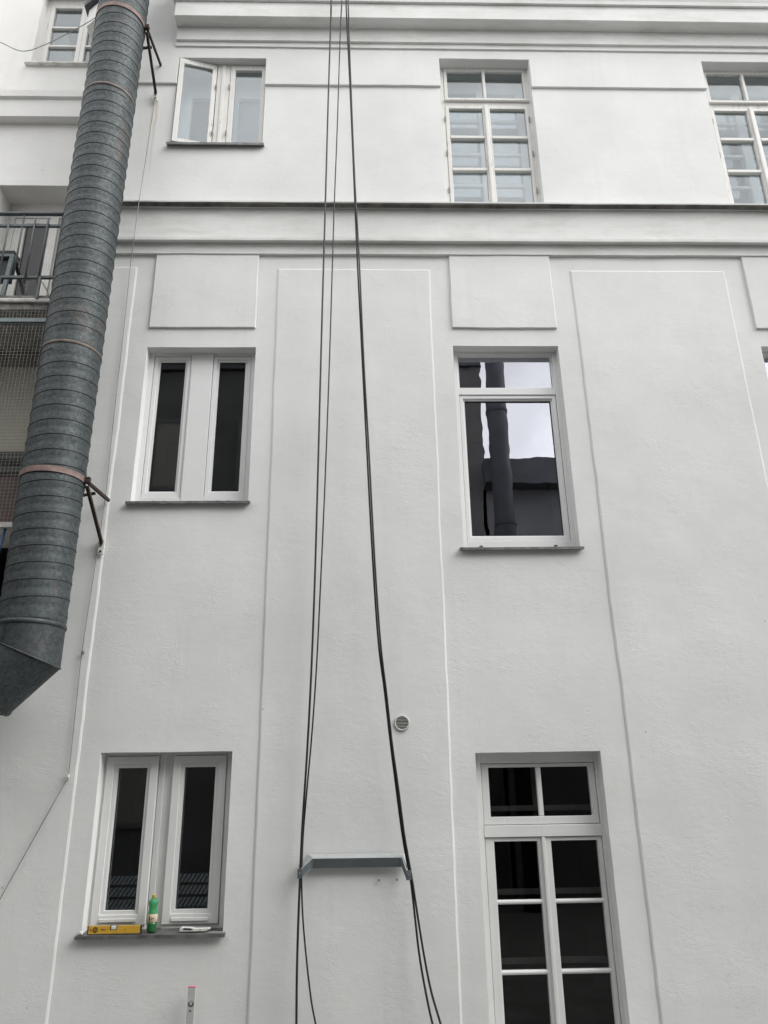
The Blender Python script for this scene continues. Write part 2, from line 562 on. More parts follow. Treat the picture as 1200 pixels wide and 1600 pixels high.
def panel(x0, x1, z0, z1, t=0.010, bev=0.0055, holes=(), keep=None, bevo=0.015):
    o = wallsheet(x0, x1, z0, z1, -t, holes, 0.07, 0.002, 0.0065, skirt=t + 0.012, bev=bev, keep=keep, bevo=bevo)
    return o.build('raised_panel', M['wall'], main)
panel(-0.796, 0.656, -EYE, 4.855)
panel(2.07, 3.577, -EYE, 4.845)
panel(4.99, 6.0, -EYE, 4.845)
panel(-5.0, -2.186, -EYE, 4.87, keep=lambda x, z: x > BX or z < 1.2)
for x0 in (-1.99, 0.868, 3.79):
    panel(x0, x0 + 0.985, 4.195, 5.045, t=0.022, bev=0.005, bevo=0.005)
# upper storey: thin layer above the sill course and the fascia band under the cornice
o = wallsheet(BX, 6.0, 5.58, 5.985, -0.007, HOLES, 0.085, 0.002, 0.003, skirt=0.03, bev=0.004).build('plinth_band', M['wall'], main)
o = wallsheet(BX, 6.0, 7.285, 7.90, -0.026, HOLES, 0.085, 0.002, 0.003, skirt=0.05, bev=0.004).build('upper_band', M['wall'], main)

moulding([(0.03, 5.025), (-0.034, 5.028), (-0.034, 5.15), (-0.092, 5.142), (-0.094, 5.172), (-0.052, 5.20), (-0.052, 5.568),
          (-0.122, 5.572), (-0.132, 5.573), (-0.133, 5.588), (-0.10, 5.596), (0.03, 5.602)], BX, 6.0, wob=0.007).build('string_course', M['ledge'], main)
moulding([(-0.078, 5.556), (-0.126, 5.561), (-0.127, 5.572), (-0.078, 5.570)], BX, 6.0, 0.07, wob=0.011, seed=2).build('sill_flashing_shadow', M['shadowflash'], main)  # dark strip drawn in for the shadow under the ledge
CX = -2.02
moulding([(0.03, 7.815), (-0.046, 7.815), (-0.048, 7.90), (0.03, 7.90)], CX - 0.01, 6.0, seed=4).build('cornice_fillet', M['ledge'], main)
moulding([(0.03, 7.875), (-0.075, 7.875), (-0.078, 8.10), (0.03, 8.10)], CX, 6.0, seed=6).build('frieze', M['ledge'], main)
moulding([(0.03, 8.07), (-0.075, 8.06), (-0.208, 8.055), (-0.215, 8.06), (-0.215, 8.272), (0.03, 8.285)], CX - 0.005, 6.0, seed=8).build('cornice', M['ledge'], main)
moulding([(0.03, 8.274), (-0.245, 8.274), (-0.25, 8.32), (-0.26, 8.345), (-0.26, 8.60), (-0.34, 8.62), (-0.42, 8.70), (-0.42, 8.76), (0.03, 8.80)], CX - 0.03, 6.0, seed=9).build('eaves_cornice', M['ledge'], main)
MB().box(BX, 6.0, 0.23, 6.0, 9.4, 9.6).build('roof', M['roof'], main)

# ---- windows of the main building: frame part with sash, pane, sill, hinge sub-parts
def room(x0, x1, z0, z1, y0, mat, depth=2.6, pad=0.5):
    mb = MB().box(x0 - pad, x1 + pad, y0, y0 + depth, z0 - 0.5, z1 + 0.35)
    del mb.f[2]                                       # open towards the window
    # front cheeks close the room round the opening
    a, b, c, d = x0 - pad, x1 + pad, z0 - 0.5, z1 + 0.35
    mb.add([(a, y0, c), (b, y0, c), (b, y0, d), (a, y0, d), (x0 - .06, y0, z0 - .06), (x1 + .06, y0, z0 - .06), (x1 + .06, y0, z1 + .06), (x0 - .06, y0, z1 + .06)],
           [(0, 1, 5, 4), (1, 2, 6, 5), (2, 3, 7, 6), (3, 0, 4, 7)])
    return mb.build('room', mat, main)

def pane(win, x0, x1, z0, z1, y, mat):
    e = 0.006
    mb = MB().box(x0 - e, x1 + e, y, y + 0.005, z0 - e, z1 + e)
    d = [random.uniform(-0.0016, 0.0016) for _ in range(3)]      # no two old panes sit quite in one plane
    off = {0: d[0], 3: d[0], 1: d[1], 2: d[1], 4: d[2], 7: d[2], 5: d[1] + d[2] - d[0], 6: d[1] + d[2] - d[0]}
    mb.v = [(v[0], v[1] + off[i], v[2]) for i, v in enumerate(mb.v)]
    return mb.build('pane', mat, win)

def sill(win, x0, x1, z, y_in, over=0.045, t=0.022):
    mb = MB()
    n = 10
    prof = [(y_in, z + 0.016), (-over, z - 0.004), (-over, z - 0.004 - t), (-over + 0.012, z - 0.004 - t), (-over + 0.014, z - 0.012), (y_in, z + 0.006)]
    m = len(prof)
    for i in range(n + 1):
        x = x0 + (x1 - x0) * i / n
        for (y, q) in prof:
            mb.v.append((x, y + 0.0015 * nz3(x, q, 9, 4), q + 0.003 * nz3(x, 0, 4, x0)))
    for i in range(n):
        for j in range(m):
            a, b = i * m + j, i * m + (j + 1) % m
            mb.f.append((a, b, b + m, a + m))
    mb.f.append(tuple(range(m))); mb.f.append(tuple(n * m + j for j in reversed(range(m))))
    o = mb.build('window_sill', M['sill'], win)
    return o

def hinge(win, x, y, z):
    MB().tube([(x, y - 0.008, z - 0.035), (x, y - 0.008, z + 0.035)], 0.0075, 8).lathe([(0.010, -0.004), (0.010, 0.004)], (x, y - 0.008, z), 8).build('hinge', M['wire'], win, smooth=False)

def casement_pair(hole, y, glass_l, glass_r, mat, sash_w, bead, seam, slots, label, glassmat, wide_mullion):
    x0, x1, z0, z1 = hole
    gz0, gz1 = glass_l[2], glass_l[3]
    out = 0.02
    fr = MB()
    sl_, sr = (glass_l[0] - sash_w, glass_l[1] + sash_w), (glass_r[0] - sash_w, glass_r[1] + sash_w)
    sz0, sz1 = gz0 - sash_w - 0.01, min(gz1 + sash_w, z1 + 0.012)
    # outer frame: left, right posts, mullion, head and foot butted between
    fy = y
    fr.box(x0 - out, sl_[0], fy, fy + 0.09, z0 - out, z1 + out)
    fr.box(sr[1], x1 + out, fy, fy + 0.09, z0 - out, z1 + out)
    fr.box(sl_[1], sr[0], fy + (0.0 if wide_mullion else 0.022), fy + 0.085, z0 - out, z1 + out)
    for a, b in (sl_, sr):
        fr.box(a, b, fy + 0.001, fy + 0.088, z0 - out, sz0)
        fr.box(a, b, fy + 0.001, fy + 0.088, sz1, z1 + out + 0.03)
    win = fr.build('window', mat, main, bevel=0.003)
    if label: win['label'] = label
    for gl in (glass_l, glass_r):
        a, b, c, d = gl
        dy = 0.012 if wide_mullion else -0.014
        s = MB().ring(a - sash_w + 0.004, b + sash_w - 0.004, sz0 + 0.004, sz1 - 0.004, a - bead, b + bead, c - bead, d + bead, fy + dy, fy + 0.07)
        so_ = s.build('sash', mat, win, bevel=0.003)
        MB().ring(a - bead - 0.001, b + bead + 0.001, c - bead - 0.001, d + bead + 0.001, a, b, c, d, fy + dy + 0.016, fy + 0.062).build('glazing_bead', mat, win, bevel=0.002)
        MB().ring(a - 0.001, b + 0.001, c - 0.001, d + 0.001, a + 0.004, b - 0.004, c + 0.004, d - 0.004, fy + 0.042, fy + 0.05).build('gasket', M['gasket'], win)
        pane(win, a, b, c, d, fy + 0.051, glassmat)
        if slots:
            for t in (0.28, 0.68):
                xm = a + (b - a) * t
                MB().box(xm - 0.014, xm + 0.014, fy - 0.004, fy + 0.004, z0 + 0.048, z0 + 0.056).build('drain_slot', M['gasket'], win)
    if seam:
        MB().box(seam - 0.002, seam + 0.002, fy - 0.003, fy + 0.004, z0 + 0.02, z1).build('joint_cover', M['wood'], win)
    sill(win, x0 - 0.03, x1 + 0.02, z0, y + 0.02)
    room(x0, x1, z0, z1, 0.225, M['room'])
    return win

casement_pair(HOLES[0], 0.105, (-1.893, -1.66, 2.587, 3.905), (-1.341, -1.098, 2.587, 3.905), M['upvc'], 0.058, 0.02, -1.588, True,
              'window of two narrow white plastic casements, above the bottle', M['glass_dark'], True)
wb = casement_pair(HOLES[3], 0.115, (-1.905, -1.678, -0.722, 0.268), (-1.392, -1.152, -0.722, 0.268), M['wood'], 0.088, 0.026, -1.545, False,
              'window of two narrow wooden casements with things on its sill', M['glass_dark'], False)
# mouldings at the foot of the two wooden sashes
for a, b in ((-1.985, -1.60), (-1.465, -1.075)):
    MB().box(a + 0.06, b - 0.06, 0.088, 0.10, -0.795, -0.772).build('weather_bar', M['wood'], wb, bevel=0.003)

def tilt_window(hole, label):
    x0, x1, z0, z1 = hole
    dx = x0 - 0.858
    y = 0.10
    out = 0.02
    sx0, sx1, sz0, sz1 = 0.905 + dx, 1.815 + dx, 2.098, 3.537
    tz = 3.607
    fr = MB()
    fr.box(x0 - out, sx0, y, y + 0.09, z0 - out, z1 + out)
    fr.box(sx1, x1 + out, y, y + 0.09, z0 - out, z1 + out)
    fr.box(sx0, sx1, y + 0.001, y + 0.088, z0 - out, sz0)
    fr.box(sx0, sx1, y + 0.001, y + 0.088, sz1, tz)
    fr.box(sx0, sx1, y + 0.001, y + 0.088, 3.972, z1 + out + 0.04)
    win = fr.build('window', M['upvc'], main, bevel=0.003)
    win['label'] = label
    # fixed top light
    MB().ring(sx0 - 0.001, sx1 + 0.001, tz - 0.001, 3.973, sx0 + 0.014, sx1 - 0.014, tz + 0.014, 3.96, y + 0.022, y + 0.07).build('glazing_bead', M['upvc'], win, bevel=0.002)
    pane(win, sx0 + 0.014, sx1 - 0.014, tz + 0.014, 3.96, y + 0.045, M['glass_coated'])
    # opening sash
    MB().ring(sx0 + 0.004, sx1 - 0.004, sz0 + 0.004, sz1 - 0.004, sx0 + 0.036, sx1 - 0.036, sz0 + 0.040, sz1 - 0.036, y + 0.012, y + 0.07).build('sash', M['upvc'], win, bevel=0.003)
    MB().ring(sx0 + 0.035, sx1 - 0.035, sz0 + 0.039, sz1 - 0.035, sx0 + 0.05, sx1 - 0.05, sz0 + 0.054, sz1 - 0.05, y + 0.03, y + 0.065).build('glazing_bead', M['upvc'], win, bevel=0.002)
    MB().ring(sx0 + 0.049, sx1 - 0.049, sz0 + 0.053, sz1 - 0.049, sx0 + 0.055, sx1 - 0.055, sz0 + 0.059, sz1 - 0.055, y + 0.042, y + 0.05).build('gasket', M['gasket'], win)
    pane(win, sx0 + 0.05, sx1 - 0.05, sz0 + 0.054, sz1 - 0.05, y + 0.051, M['glass_coated'])
    for xm in (sx0 + 0.12, sx1 - 0.14):
        MB().box(xm - 0.014, xm + 0.014, y - 0.004, y + 0.004, z0 + 0.048, z0 + 0.056).build('drain_slot', M['gasket'], win)
    sill(win, x0 - 0.035, x1 + 0.022, z0, y + 0.02)
    MB().box(x1 - 0.12, x1 + 0.16, 0.30, 0.33, z0 - 0.1, z1 - 0.2).build('curtain', M['paleroom'], win)
    room(x0, x1, z0, z1, 0.225, M['room'])
tilt_window(HOLES[1], 'window with one large pane reflecting the sky under a top light')
tilt_window(HOLES[2], 'window cut off by the right edge of the photo, second row from the top')

def french_window(hole):
    x0, x1, z0, z1 = hole
    y = 0.10
    out = 0.02
    fr = MB()
    fr.box(x0 - out, 0.912, y, y + 0.10, z0 - out, z1 + out)
    fr.box(1.812, x1 + out, y, y + 0.10, z0 - out, z1 + out)
    fr.box(0.912, 1.812, y + 0.001, y + 0.099, 0.262, z1 + out)
    fr.box(0.912, 1.812, y - 0.004, y + 0.099, -0.272, -0.188)
    win = fr.build('window', M['wood'], main, bevel=0.004)
    win['label'] = 'tall French window with a two pane top light, beside the cables'
    # top light
    MB().ring(0.916, 1.808, -0.184, 0.258, 0.972, 1.762, -0.128, 0.232, y + 0.018, y + 0.075).build('sash', M['wood'], win, bevel=0.004)
    MB().box(1.348, 1.386, y + 0.024, y + 0.07, -0.127, 0.231).build('glazing_bar', M['wood'], win, bevel=0.006)
    pane(win, 0.972, 1.348, -0.128, 0.232, y + 0.055, M['glass_french'])
    pane(win, 1.386, 1.762, -0.128, 0.232, y + 0.055, M['glass_french'])
    # two tall leaves with glazing bars
    for a, b, ga, gb in ((0.916, 1.355, 0.984, 1.318), (1.357, 1.808, 1.418, 1.776)):
        MB().ring(a, b, -1.69, -0.276, ga, gb, -1.62, -0.302, y + 0.012, y + 0.075).build('sash', M['wood'], win, bevel=0.004)
        zz = [-0.302, -0.716, -1.172, -1.62]
        for q in zz[1:3]:
            mb = MB()
            mb.tube([(ga - 0.002, y + 0.028, q), (gb + 0.002, y + 0.028, q)], 0.0155, 10)
            mb.box(ga - 0.001, gb + 0.001, y + 0.03, y + 0.07, q - 0.012, q + 0.012)
            mb.build('glazing_bar', M['wood'], win, smooth=False)
        for q in range(3):
            pane(win, ga, gb, zz[q + 1] + 0.012, zz[q] - 0.012, y + 0.055, M['glass_french'])
    MB().box(1.345, 1.372, y - 0.008, y + 0.012, -1.69, -0.276).build('cover_strip', M['wood'], win, bevel=0.005)
    # inner window behind it
    inn = MB()
    for q in (-0.07, -0.66, -1.12):
        inn.box(0.9, 1.82, 0.235, 0.262, q - 0.02, q + 0.02)
    inn.box(1.335, 1.40, 0.263, 0.285, -1.7, 0.33)
    inn.build('inner_sash', M['wood'], win, bevel=0.004)
    room(x0, x1, z0, z1, 0.30, M['room'])
french_window(HOLES[4])

def box_window(hole, label):
    x0, x1, z0, z1 = hole
    dx = x0 - 0.868
    X = lambda v: v + dx
    y = 0.10
    out = 0.02
    mat = M['oldwood']
    fr = MB()
    fr.box(x0 - out, X(0.925), y, y + 0.08, z0 - out, z1 + out)
    fr.box(X(1.838), x1 + out, y, y + 0.08, z0 - out, z1 + out)
    fr.box(X(0.925), X(1.838), y + 0.001, y + 0.079, 7.672, z1 + 0.1)
    fr.box(X(0.925), X(1.838), y + 0.001, y + 0.079, 7.13, 7.20)
    win = fr.build('window', mat, main, bevel=0.004)
    win['label'] = label
    MB().box(X(0.915), X(1.862), y - 0.03, y + 0.004, 7.186, 7.212).build('drip_moulding', mat, win, bevel=0.006)
    MB().ring(X(0.928), X(1.836), 7.204, 7.700, X(0.965), X(1.815), 7.245, 7.645, y - 0.006, y + 0.05).build('sash', mat, win, bevel=0.004)
    MB().box(X(1.362), X(1.392), y - 0.008, y + 0.045, 7.246, 7.644).build('glazing_bar', mat, win, bevel=0.006)
    pane(win, X(0.965), X(1.362), 7.245, 7.645, y + 0.025, M['glass_old'])
    pane(win, X(1.392), X(1.815), 7.245, 7.645, y + 0.025, M['glass_old'])
    for a, b, ga, gb in ((0.928, 1.369, 0.968, 1.337), (1.371, 1.836, 1.416, 1.806)):
        MB().ring(X(a), X(b), 5.605, 7.126, X(ga), X(gb), 5.665, 7.088, y - 0.006, y + 0.05).build('sash', mat, win, bevel=0.004)
        zz = [7.088, 6.676, 6.232, 5.665]
        for q in zz[1:3]:
            MB().box(X(ga) - 0.001, X(gb) + 0.001, y - 0.012, y + 0.045, q - 0.019, q + 0.019).build('glazing_bar', mat, win, bevel=0.006)
        for q in range(3):
            pane(win, X(ga), X(gb), zz[q + 1] + 0.019 * (q < 2), zz[q] - 0.019 * (q > 0), y + 0.025, M['glass_old'])
        hx = X(a) - 0.006 if a < 1 else X(b) + 0.006
        for q in (6.93, 6.45, 5.95):
            hinge(win, hx, y - 0.004, q)
    MB().box(X(1.352), X(1.388), y - 0.03, y - 0.004, 5.605, 7.126).build('cover_strip', mat, win, bevel=0.008)
    # inner casement of the box window
    yi = 0.30
    inn = MB()
    inn.ring(x0 - 0.04, x1 + 0.04, z0 - 0.03, z1 + 0.05, X(0.98), X(1.775), 5.70, 7.56, yi, yi + 0.06)
    inn.box(X(1.325), X(1.42), yi - 0.004, yi + 0.055, 5.70, 7.56)
    for q in (7.14, 6.66, 6.22):
        inn.box(X(0.98), X(1.325), yi + 0.01, yi + 0.05, q - 0.018, q + 0.018)
        inn.box(X(1.42), X(1.775), yi + 0.01, yi + 0.05, q - 0.018, q + 0.018)
    inn.build('inner_sash', M['wood'], win, bevel=0.004)
    MB().box(X(0.98), X(1.775), yi + 0.025, yi + 0.03, 5.70, 7.56).build('inner_pane', M['glass_old'], win)
    # box lining between the two windows
    ln = MB().box(x0 - 0.05, x1 + 0.05, 0.222, 0.298, z0 - 0.04, z1 + 0.06)
    del ln.f[2]; del ln.f[3]
    ln.build('lining', M['wood'], win)
    MB().box(X(1.0), X(1.76), yi + 0.10, yi + 0.13, 7.15, 7.62).build('roller_blind', M['paleroom'], win)
    room(x0, x1, z0, z1, 0.37, M['paleroom'], 2.4)
box_window(HOLES[6], 'box window of the top storey with weathered wooden bars, middle of the facade')
box_window(HOLES[7], 'box window of the top storey cut off by the right edge')

def ajar_window(hole):
    x0, x1, z0, z1 = hole
    y = 0.07
    out = 0.02
    mat = M['oldwood']
    fr = MB()
    fr.box(x0 - out, -1.962, y, y + 0.08, z0 - out, z1 + out)
    fr.box(-1.05, x1 + out, y, y + 0.08, z0 - out, z1 + out)
    fr.box(-1.572, -1.432, y - 0.004, y + 0.078, z0 - out, z1 + out)
    for a, b in ((-1.962, -1.572), (-1.432, -1.05)):
        fr.box(a, b, y + 0.001, y + 0.079, z0 - out, z0 + 0.035)
        fr.box(a, b, y + 0.001, y + 0.079, 7.645, z1 + 0.08)
    win = fr.build('window', mat, main, bevel=0.004)
    win['label'] = 'top storey window with its left casement ajar'
    MB().box(-1.522, -1.482, y - 0.016, y - 0.003, z0 + 0.02, z1 - 0.01).build('cover_strip', mat, win, bevel=0.006)
    # closed right casement
    MB().ring(-1.428, -1.045, 6.467, 7.655, -1.375, -1.085, 6.52, 7.585, y - 0.008, y + 0.045).build('sash', mat, win, bevel=0.004)
    pane(win, -1.375, -1.085, 6.52, 7.585, y + 0.022, M['glass_old'])
    # left casement swung outwards about its right stile
    ang = R(13)
    hx, hy = -1.576, y - 0.006
    def turn(mb):
        nv = []
        for (a, b, c) in mb.v:
            u, w = a - hx, b - hy
            nv.append((hx + u * cos(ang) - w * sin(ang), hy + u * sin(ang) + w * cos(ang), c))
        mb.v = nv
        return mb
    s = turn(MB().ring(hx - 0.405, hx - 0.002, 6.467, 7.655, hx - 0.355, hx - 0.05, 6.52, 7.585, hy - 0.002, hy + 0.044)).build('sash', mat, win, bevel=0.004)
    s['label'] = 'casement standing ajar'
    turn(MB().box(hx - 0.361, hx - 0.044, hy + 0.02, hy + 0.025, 6.514, 7.591)).build('pane', M['glass_old'], win)
    for q in (7.32, 6.66):
        hinge(win, -1.574, y - 0.012, q)
        hinge(win, -1.432, y - 0.012, q)
    # inner frame
    yi = 0.27
    inn = MB().ring(x0 - 0.04, x1 + 0.04, z0 - 0.03, z1 + 0.05, -1.90, -1.62, 6.5, 7.52, yi, yi + 0.05)
    inn = MB()
    inn.ring(x0 - 0.04, -1.50, z0 - 0.03, z1 + 0.05, -1.88, -1.62, 6.5, 7.40, yi, yi + 0.05)
    inn.ring(-1.499, x1 + 0.04, z0 - 0.03, z1 + 0.05, -1.36, -1.12, 6.5, 7.40, yi, yi + 0.05)
    inn.build('inner_sash', M['wood'], win, bevel=0.004)
    MB().box(-1.40, -1.08, yi + 0.055, yi + 0.06, 6.45, 7.50).build('curtain', M['paleroom'], win)
    sill(win, x0 - 0.03, x1 + 0.022, z0, y + 0.02, 0.05, 0.028)
    room(x0, x1, z0, z1, 0.335, M['paleroom'], 2.4)
ajar_window(HOLES[5])

# ------------------------------------------------------------------ left wing with balcony
WY = 0.25
wing = thing('wing_building', (-3.6, WY, -EYE), 'white building wing with a railed balcony over a netted loggia, behind the duct', 'building')
WH = [(-3.735, -2.76, 7.86, 9.07), (-3.80, -2.86, 4.0, 6.115)]
wallsheet(-6.5, BX, 4.0, 9.6, WY, WH, 0.085, skirt=0.27).build('wall', M['wing'], wing)
MB().box(-6.5, BX, WY + 0.28, 6.0, 9.4, 9.6).build('roof', M['roof'], wing)
moulding([(WY + 0.03, 6.97), (WY - 0.11, 6.97), (WY - 0.115, 7.20), (WY - 0.15, 7.215), (WY - 0.155, 7.30), (WY + 0.03, 7.33)], -6.5, BX, seed=2).build('string_course', M['wing'], wing)
wallsheet(-6.5, BX, 4.0, 6.20, WY - 0.012, [WH[1]], 0.09, 0.002, 0.003, skirt=0.03, bev=0.004).build('plinth_band', M['wing'], wing)

def wing_window():
    x0, x1, z0, z1 = WH[0]
    y = WY + 0.12
    mat = M['oldwood']
    fr = MB()
    fr.box(x0 - 0.02, -3.69, y, y + 0.08, z0 - 0.02, z1 + 0.02)
    fr.box(-2.84, x1 + 0.02, y, y + 0.08, z0 - 0.02, z1 + 0.02)
    fr.box(-3.69, -2.84, y + 0.001, y + 0.079, 8.99, z1 + 0.06)
    fr.box(-3.69, -2.84, y + 0.001, y + 0.079, z0 - 0.02, z0 + 0.06)
    win = fr.build('window', mat, wing, bevel=0.004)
    win['label'] = 'casement window beside the top of the duct'
    for a, b in ((-3.687, -3.266), (-3.264, -2.843)):
        MB().ring(a, b, z0 + 0.064, 8.986, a + 0.05, b - 0.05, 8.01, 8.93, y - 0.006, y + 0.05).build('sash', mat, win, bevel=0.004)
        zz = [8.01, 8.31, 8.61, 8.93]
        for q in zz[1:3]:
            MB().box(a + 0.049, b - 0.049, y - 0.004, y + 0.045, q - 0.013, q + 0.013).build('glazing_bar', mat, win, bevel=0.004)
        for q in range(3):
            pane(win, a + 0.05, b - 0.05, zz[q], zz[q + 1], y + 0.025, M['glass_old'])
    # curtain drawn aside inside
    MB().add([(-3.62, y + 0.16, 7.9), (-3.30, y + 0.16, 7.9), (-3.55, y + 0.16, 8.8), (-3.62, y + 0.16, 8.8),
              (-3.62, y + 0.17, 7.9), (-3.30, y + 0.17, 7.9), (-3.55, y + 0.17, 8.8), (-3.62, y + 0.17, 8.8)],
             [(0, 1, 2, 3), (7, 6, 5, 4), (0, 4, 5, 1), (1, 5, 6, 2), (2, 6, 7, 3), (3, 7, 4, 0)]).build('curtain', M['room'], win)
    mb = MB().box(x0 - 0.3, x1 + 0.05, y + 0.155, y + 1.9, z0 - 0.4, z1 + 0.3)
    del mb.f[2]
    mb.build('room', M['paleroom'], wing)
    sx = MB().box(x0 - 0.05, x1 + 0.02, WY - 0.05, y + 0.02, z0 - 0.02, z0 - 0.002)
    sx.build('window_sill', M['flash'], win)
wing_window()

def balcony_door():
    x0, x1, z0, z1 = WH[1]
    y = WY + 0.26
    mat = M['oldwood']
    fr = MB()
    fr.box(x0 - 0.02, -3.715, y, y + 0.09, z0, z1 + 0.02)
    fr.box(-3.715, x1 + 0.02, y + 0.001, y + 0.089, 5.93, z1 + 0.06)
    fr.box(x1 - 0.09, x1 + 0.02, y, y + 0.09, z0, 5.929)
    d = fr.build('balcony_door', mat, wing, bevel=0.004)
    MB().ring(-3.714, -3.170, 4.22, 5.925, -3.595, -3.335, 4.40, 5.86, y + 0.01, y + 0.07).build('leaf', mat, d, bevel=0.004)
    MB().box(-3.332, -3.245, y - 0.014, y + 0.006, 4.22, 5.925).build('cover_strip', mat, d, bevel=0.004)
    MB().ring(-3.168, -2.952, 4.22, 5.925, -3.158, -2.99, 4.40, 5.86, y + 0.01, y + 0.07).build('leaf', mat, d, bevel=0.003)
    pane(d, -3.595, -3.335, 4.40, 5.86, y + 0.035, M['glass_door'])
    pane(d, -3.158, -2.99, 4.40, 5.86, y + 0.035, M['glass_door'])
    mb = MB().box(x0 - 0.1, x1 + 0.05, y + 0.10, y + 2.2, z0, z1 + 0.3)
    del mb.f[2]
    mb.build('room', M['room'], wing)
balcony_door()

BY, BXR = -0.45, -2.732                      # balcony front and right end
sb = wallsheet(-5.2, BXR, 4.08, 4.225, BY, (), 0.04, 0.012, 0.006, skirt=0.02)
sb.build('slab_edge', M['slab'], wing)
MB().box(-5.2, BXR, BY + 0.012, WY + 0.5, 4.085, 4.22).build('balcony_slab', M['slab'], wing)
moulding([(BY - 0.02, 4.15), (BY - 0.026, 4.168), (BY - 0.02, 4.182), (BY + 0.02, 4.182), (BY + 0.02, 4.15)], -5.2, BXR, 0.05, 0.012, 5).build('slab_lip', M['flash'], wing)
rl = MB().box(-5.2, BXR, BY - 0.02, BY + 0.02, 5.115, 5.135).build('railing', M['rail'], wing, bevel=0.003)
MB().box(-5.2, BXR, BY - 0.012, BY + 0.012, 4.975, 4.998).build('middle_rail', M['rail'], rl)
MB().box(-5.2, BXR, BY - 0.014, BY + 0.014, 4.405, 4.428).build('bottom_rail', M['rail'], rl)
i = 0
x = -2.752
while x > -4.6:
    top = 5.114 if i % 3 == 0 else 5.06
    if i % 3 == 0:
        MB().tube([(x, BY - 0.003, 4.428), (x, BY - 0.003, top)], 0.009, 8).build('bar', M['rail'], rl, smooth=True)
    else:
        MB().tube([(x, BY - 0.022, 4.34), (x, BY - 0.022, top - 0.01), (x, BY - 0.018, top)], [0.009, 0.009, 0.004], 8).build('bar', M['rail'], rl, smooth=True)
    if i % 3 == 1:
        MB().bar((x + 0.02, BY - 0.03, 4.17), (x + 0.02, BY - 0.03, 4.40), 0.02, 0.02, (0, 1, 0)).build('post', M['rail'], rl)
    i += 1
    x -= 0.1175
# loggia below the balcony, closed by wire netting
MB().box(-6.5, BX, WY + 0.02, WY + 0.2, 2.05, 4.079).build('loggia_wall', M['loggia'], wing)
MB().box(-6.5, BX - 0.02, WY - 0.03, WY + 0.018, 3.02, 3.90).build('blind', M['blind'], wing)
MB().box(-6.5, BX - 0.02, WY - 0.06, WY - 0.032, 2.93, 3.0).build('dark_batten', M['black'], wing)
MB().box(-6.5, BX - 0.02, WY - 0.06, WY - 0.032, 2.80, 2.86).build('dark_batten', M['black'], wing)
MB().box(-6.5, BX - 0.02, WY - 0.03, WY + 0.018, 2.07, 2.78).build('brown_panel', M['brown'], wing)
MB().box(-5.2, BXR + 0.01, BY - 0.02, BY + 0.02, 3.94, 3.975).build('netting_rail', M['zinc'], wing)
MB().box(-5.2, BXR + 0.01, BY - 0.03, WY + 0.2, 2.045, 2.085).build('loggia_ledge', M['flash'], wing)
mb = MB()
x = BXR
while x > -4.3:
    mb.box(x - 0.0009, x + 0.0009, BY - 0.0013, BY + 0.0013, 2.086, 4.08)
    x -= 0.031
z = 2.10
while z < 4.08:
    mb.box(-4.3, BXR, BY - 0.0035, BY - 0.0014, z - 0.0009, z + 0.0009)
    z += 0.031
tag(mb.build('wire_netting', M['net'], wing, fixn=False), None, None, None, 'stuff')
# dark recess under the loggia
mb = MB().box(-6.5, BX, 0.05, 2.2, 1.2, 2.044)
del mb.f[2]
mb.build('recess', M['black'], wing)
MB().box(-3.4, -2.9, 0.9, 1.0, 1.25, 1.85).build('meter_box', M['loggia'], wing)

# white box corbelled out of the wing, behind the duct
bx = thing('wall_box', (-2.83, WY, 7.7), 'white plastered box with a dark metal cap, beside the duct at the top', 'wall box')
def plan_prism(poly, z0, z1):
    n = len(poly)
    return MB().add([(x, y, z0) for x, y in poly] + [(x, y, z1) for x, y in poly],
                    [tuple(reversed(range(n))), tuple(range(n, 2 * n))] + [(i, (i + 1) % n, n + (i + 1) % n, n + i) for i in range(n)])
plan_prism([(-2.985, WY + 0.02), (-2.963, -0.19), (-2.80, -0.305), (-2.745, -0.305), (-2.70, -0.16), (-2.70, WY + 0.02)], 7.9, 8.15).build('body', M['wing'], bx, bevel=0.006)
plan_prism([(-3.03, WY + 0.02), (-3.0, -0.235), (-2.81, -0.36), (-2.77, -0.36), (-2.72, -0.16), (-2.70, WY + 0.02)], 8.152, 8.195).build('metal_cap', M['roof'], bx)

# table on the balcony
tb = thing('balcony_table', (-3.6, -0.15, 4.22), 'black table with a pale leg behind the balcony railing', 'table')
MB().box(-4.1, -3.215, -0.30, -0.17, 4.80, 4.835).build('tabletop', M['black'], tb, bevel=0.004)
MB().box(-4.08, -3.245, -0.262, -0.19, 4.54, 4.765).build('skirt', M['black'], tb)
MB().box(-4.1, -3.215, -0.301, -0.172, 4.768, 4.797).build('rim', M['zinc'], tb)
MB().bar((-3.235, -0.285, 4.767), (-3.262, -0.285, 4.23), 0.035, 0.03, (0, 1, 0)).build('leg', M['zinc'], tb)
MB().bar((-4.06, -0.285, 4.767), (-4.04, -0.285, 4.23), 0.035, 0.03, (0, 1, 0)).build('leg', M['zinc'], tb)
MB().bar((-3.24, -0.19, 4.767), (-3.06, -0.12, 4.23), 0.03, 0.03, (0, 1, 0)).build('leg', M['black'], tb)
MB().bar((-4.06, -0.19, 4.767), (-4.04, -0.12, 4.23), 0.03, 0.03, (0, 1, 0)).build('leg', M['black'], tb)
tag(MB().tube([(-3.02, -0.36, 4.30), (-2.99, -0.40, 4.38), (-2.95, -0.42, 4.43), (-2.90, -0.41, 4.44), (-2.86, -0.38, 4.40), (-2.82, -0.36, 4.32), (-2.79, -0.34, 4.24)], 0.006, 8)
    .build('loose_cord', M['plastic'], smooth=True), 'pale loose cord looped at the right end of the balcony', 'cord')
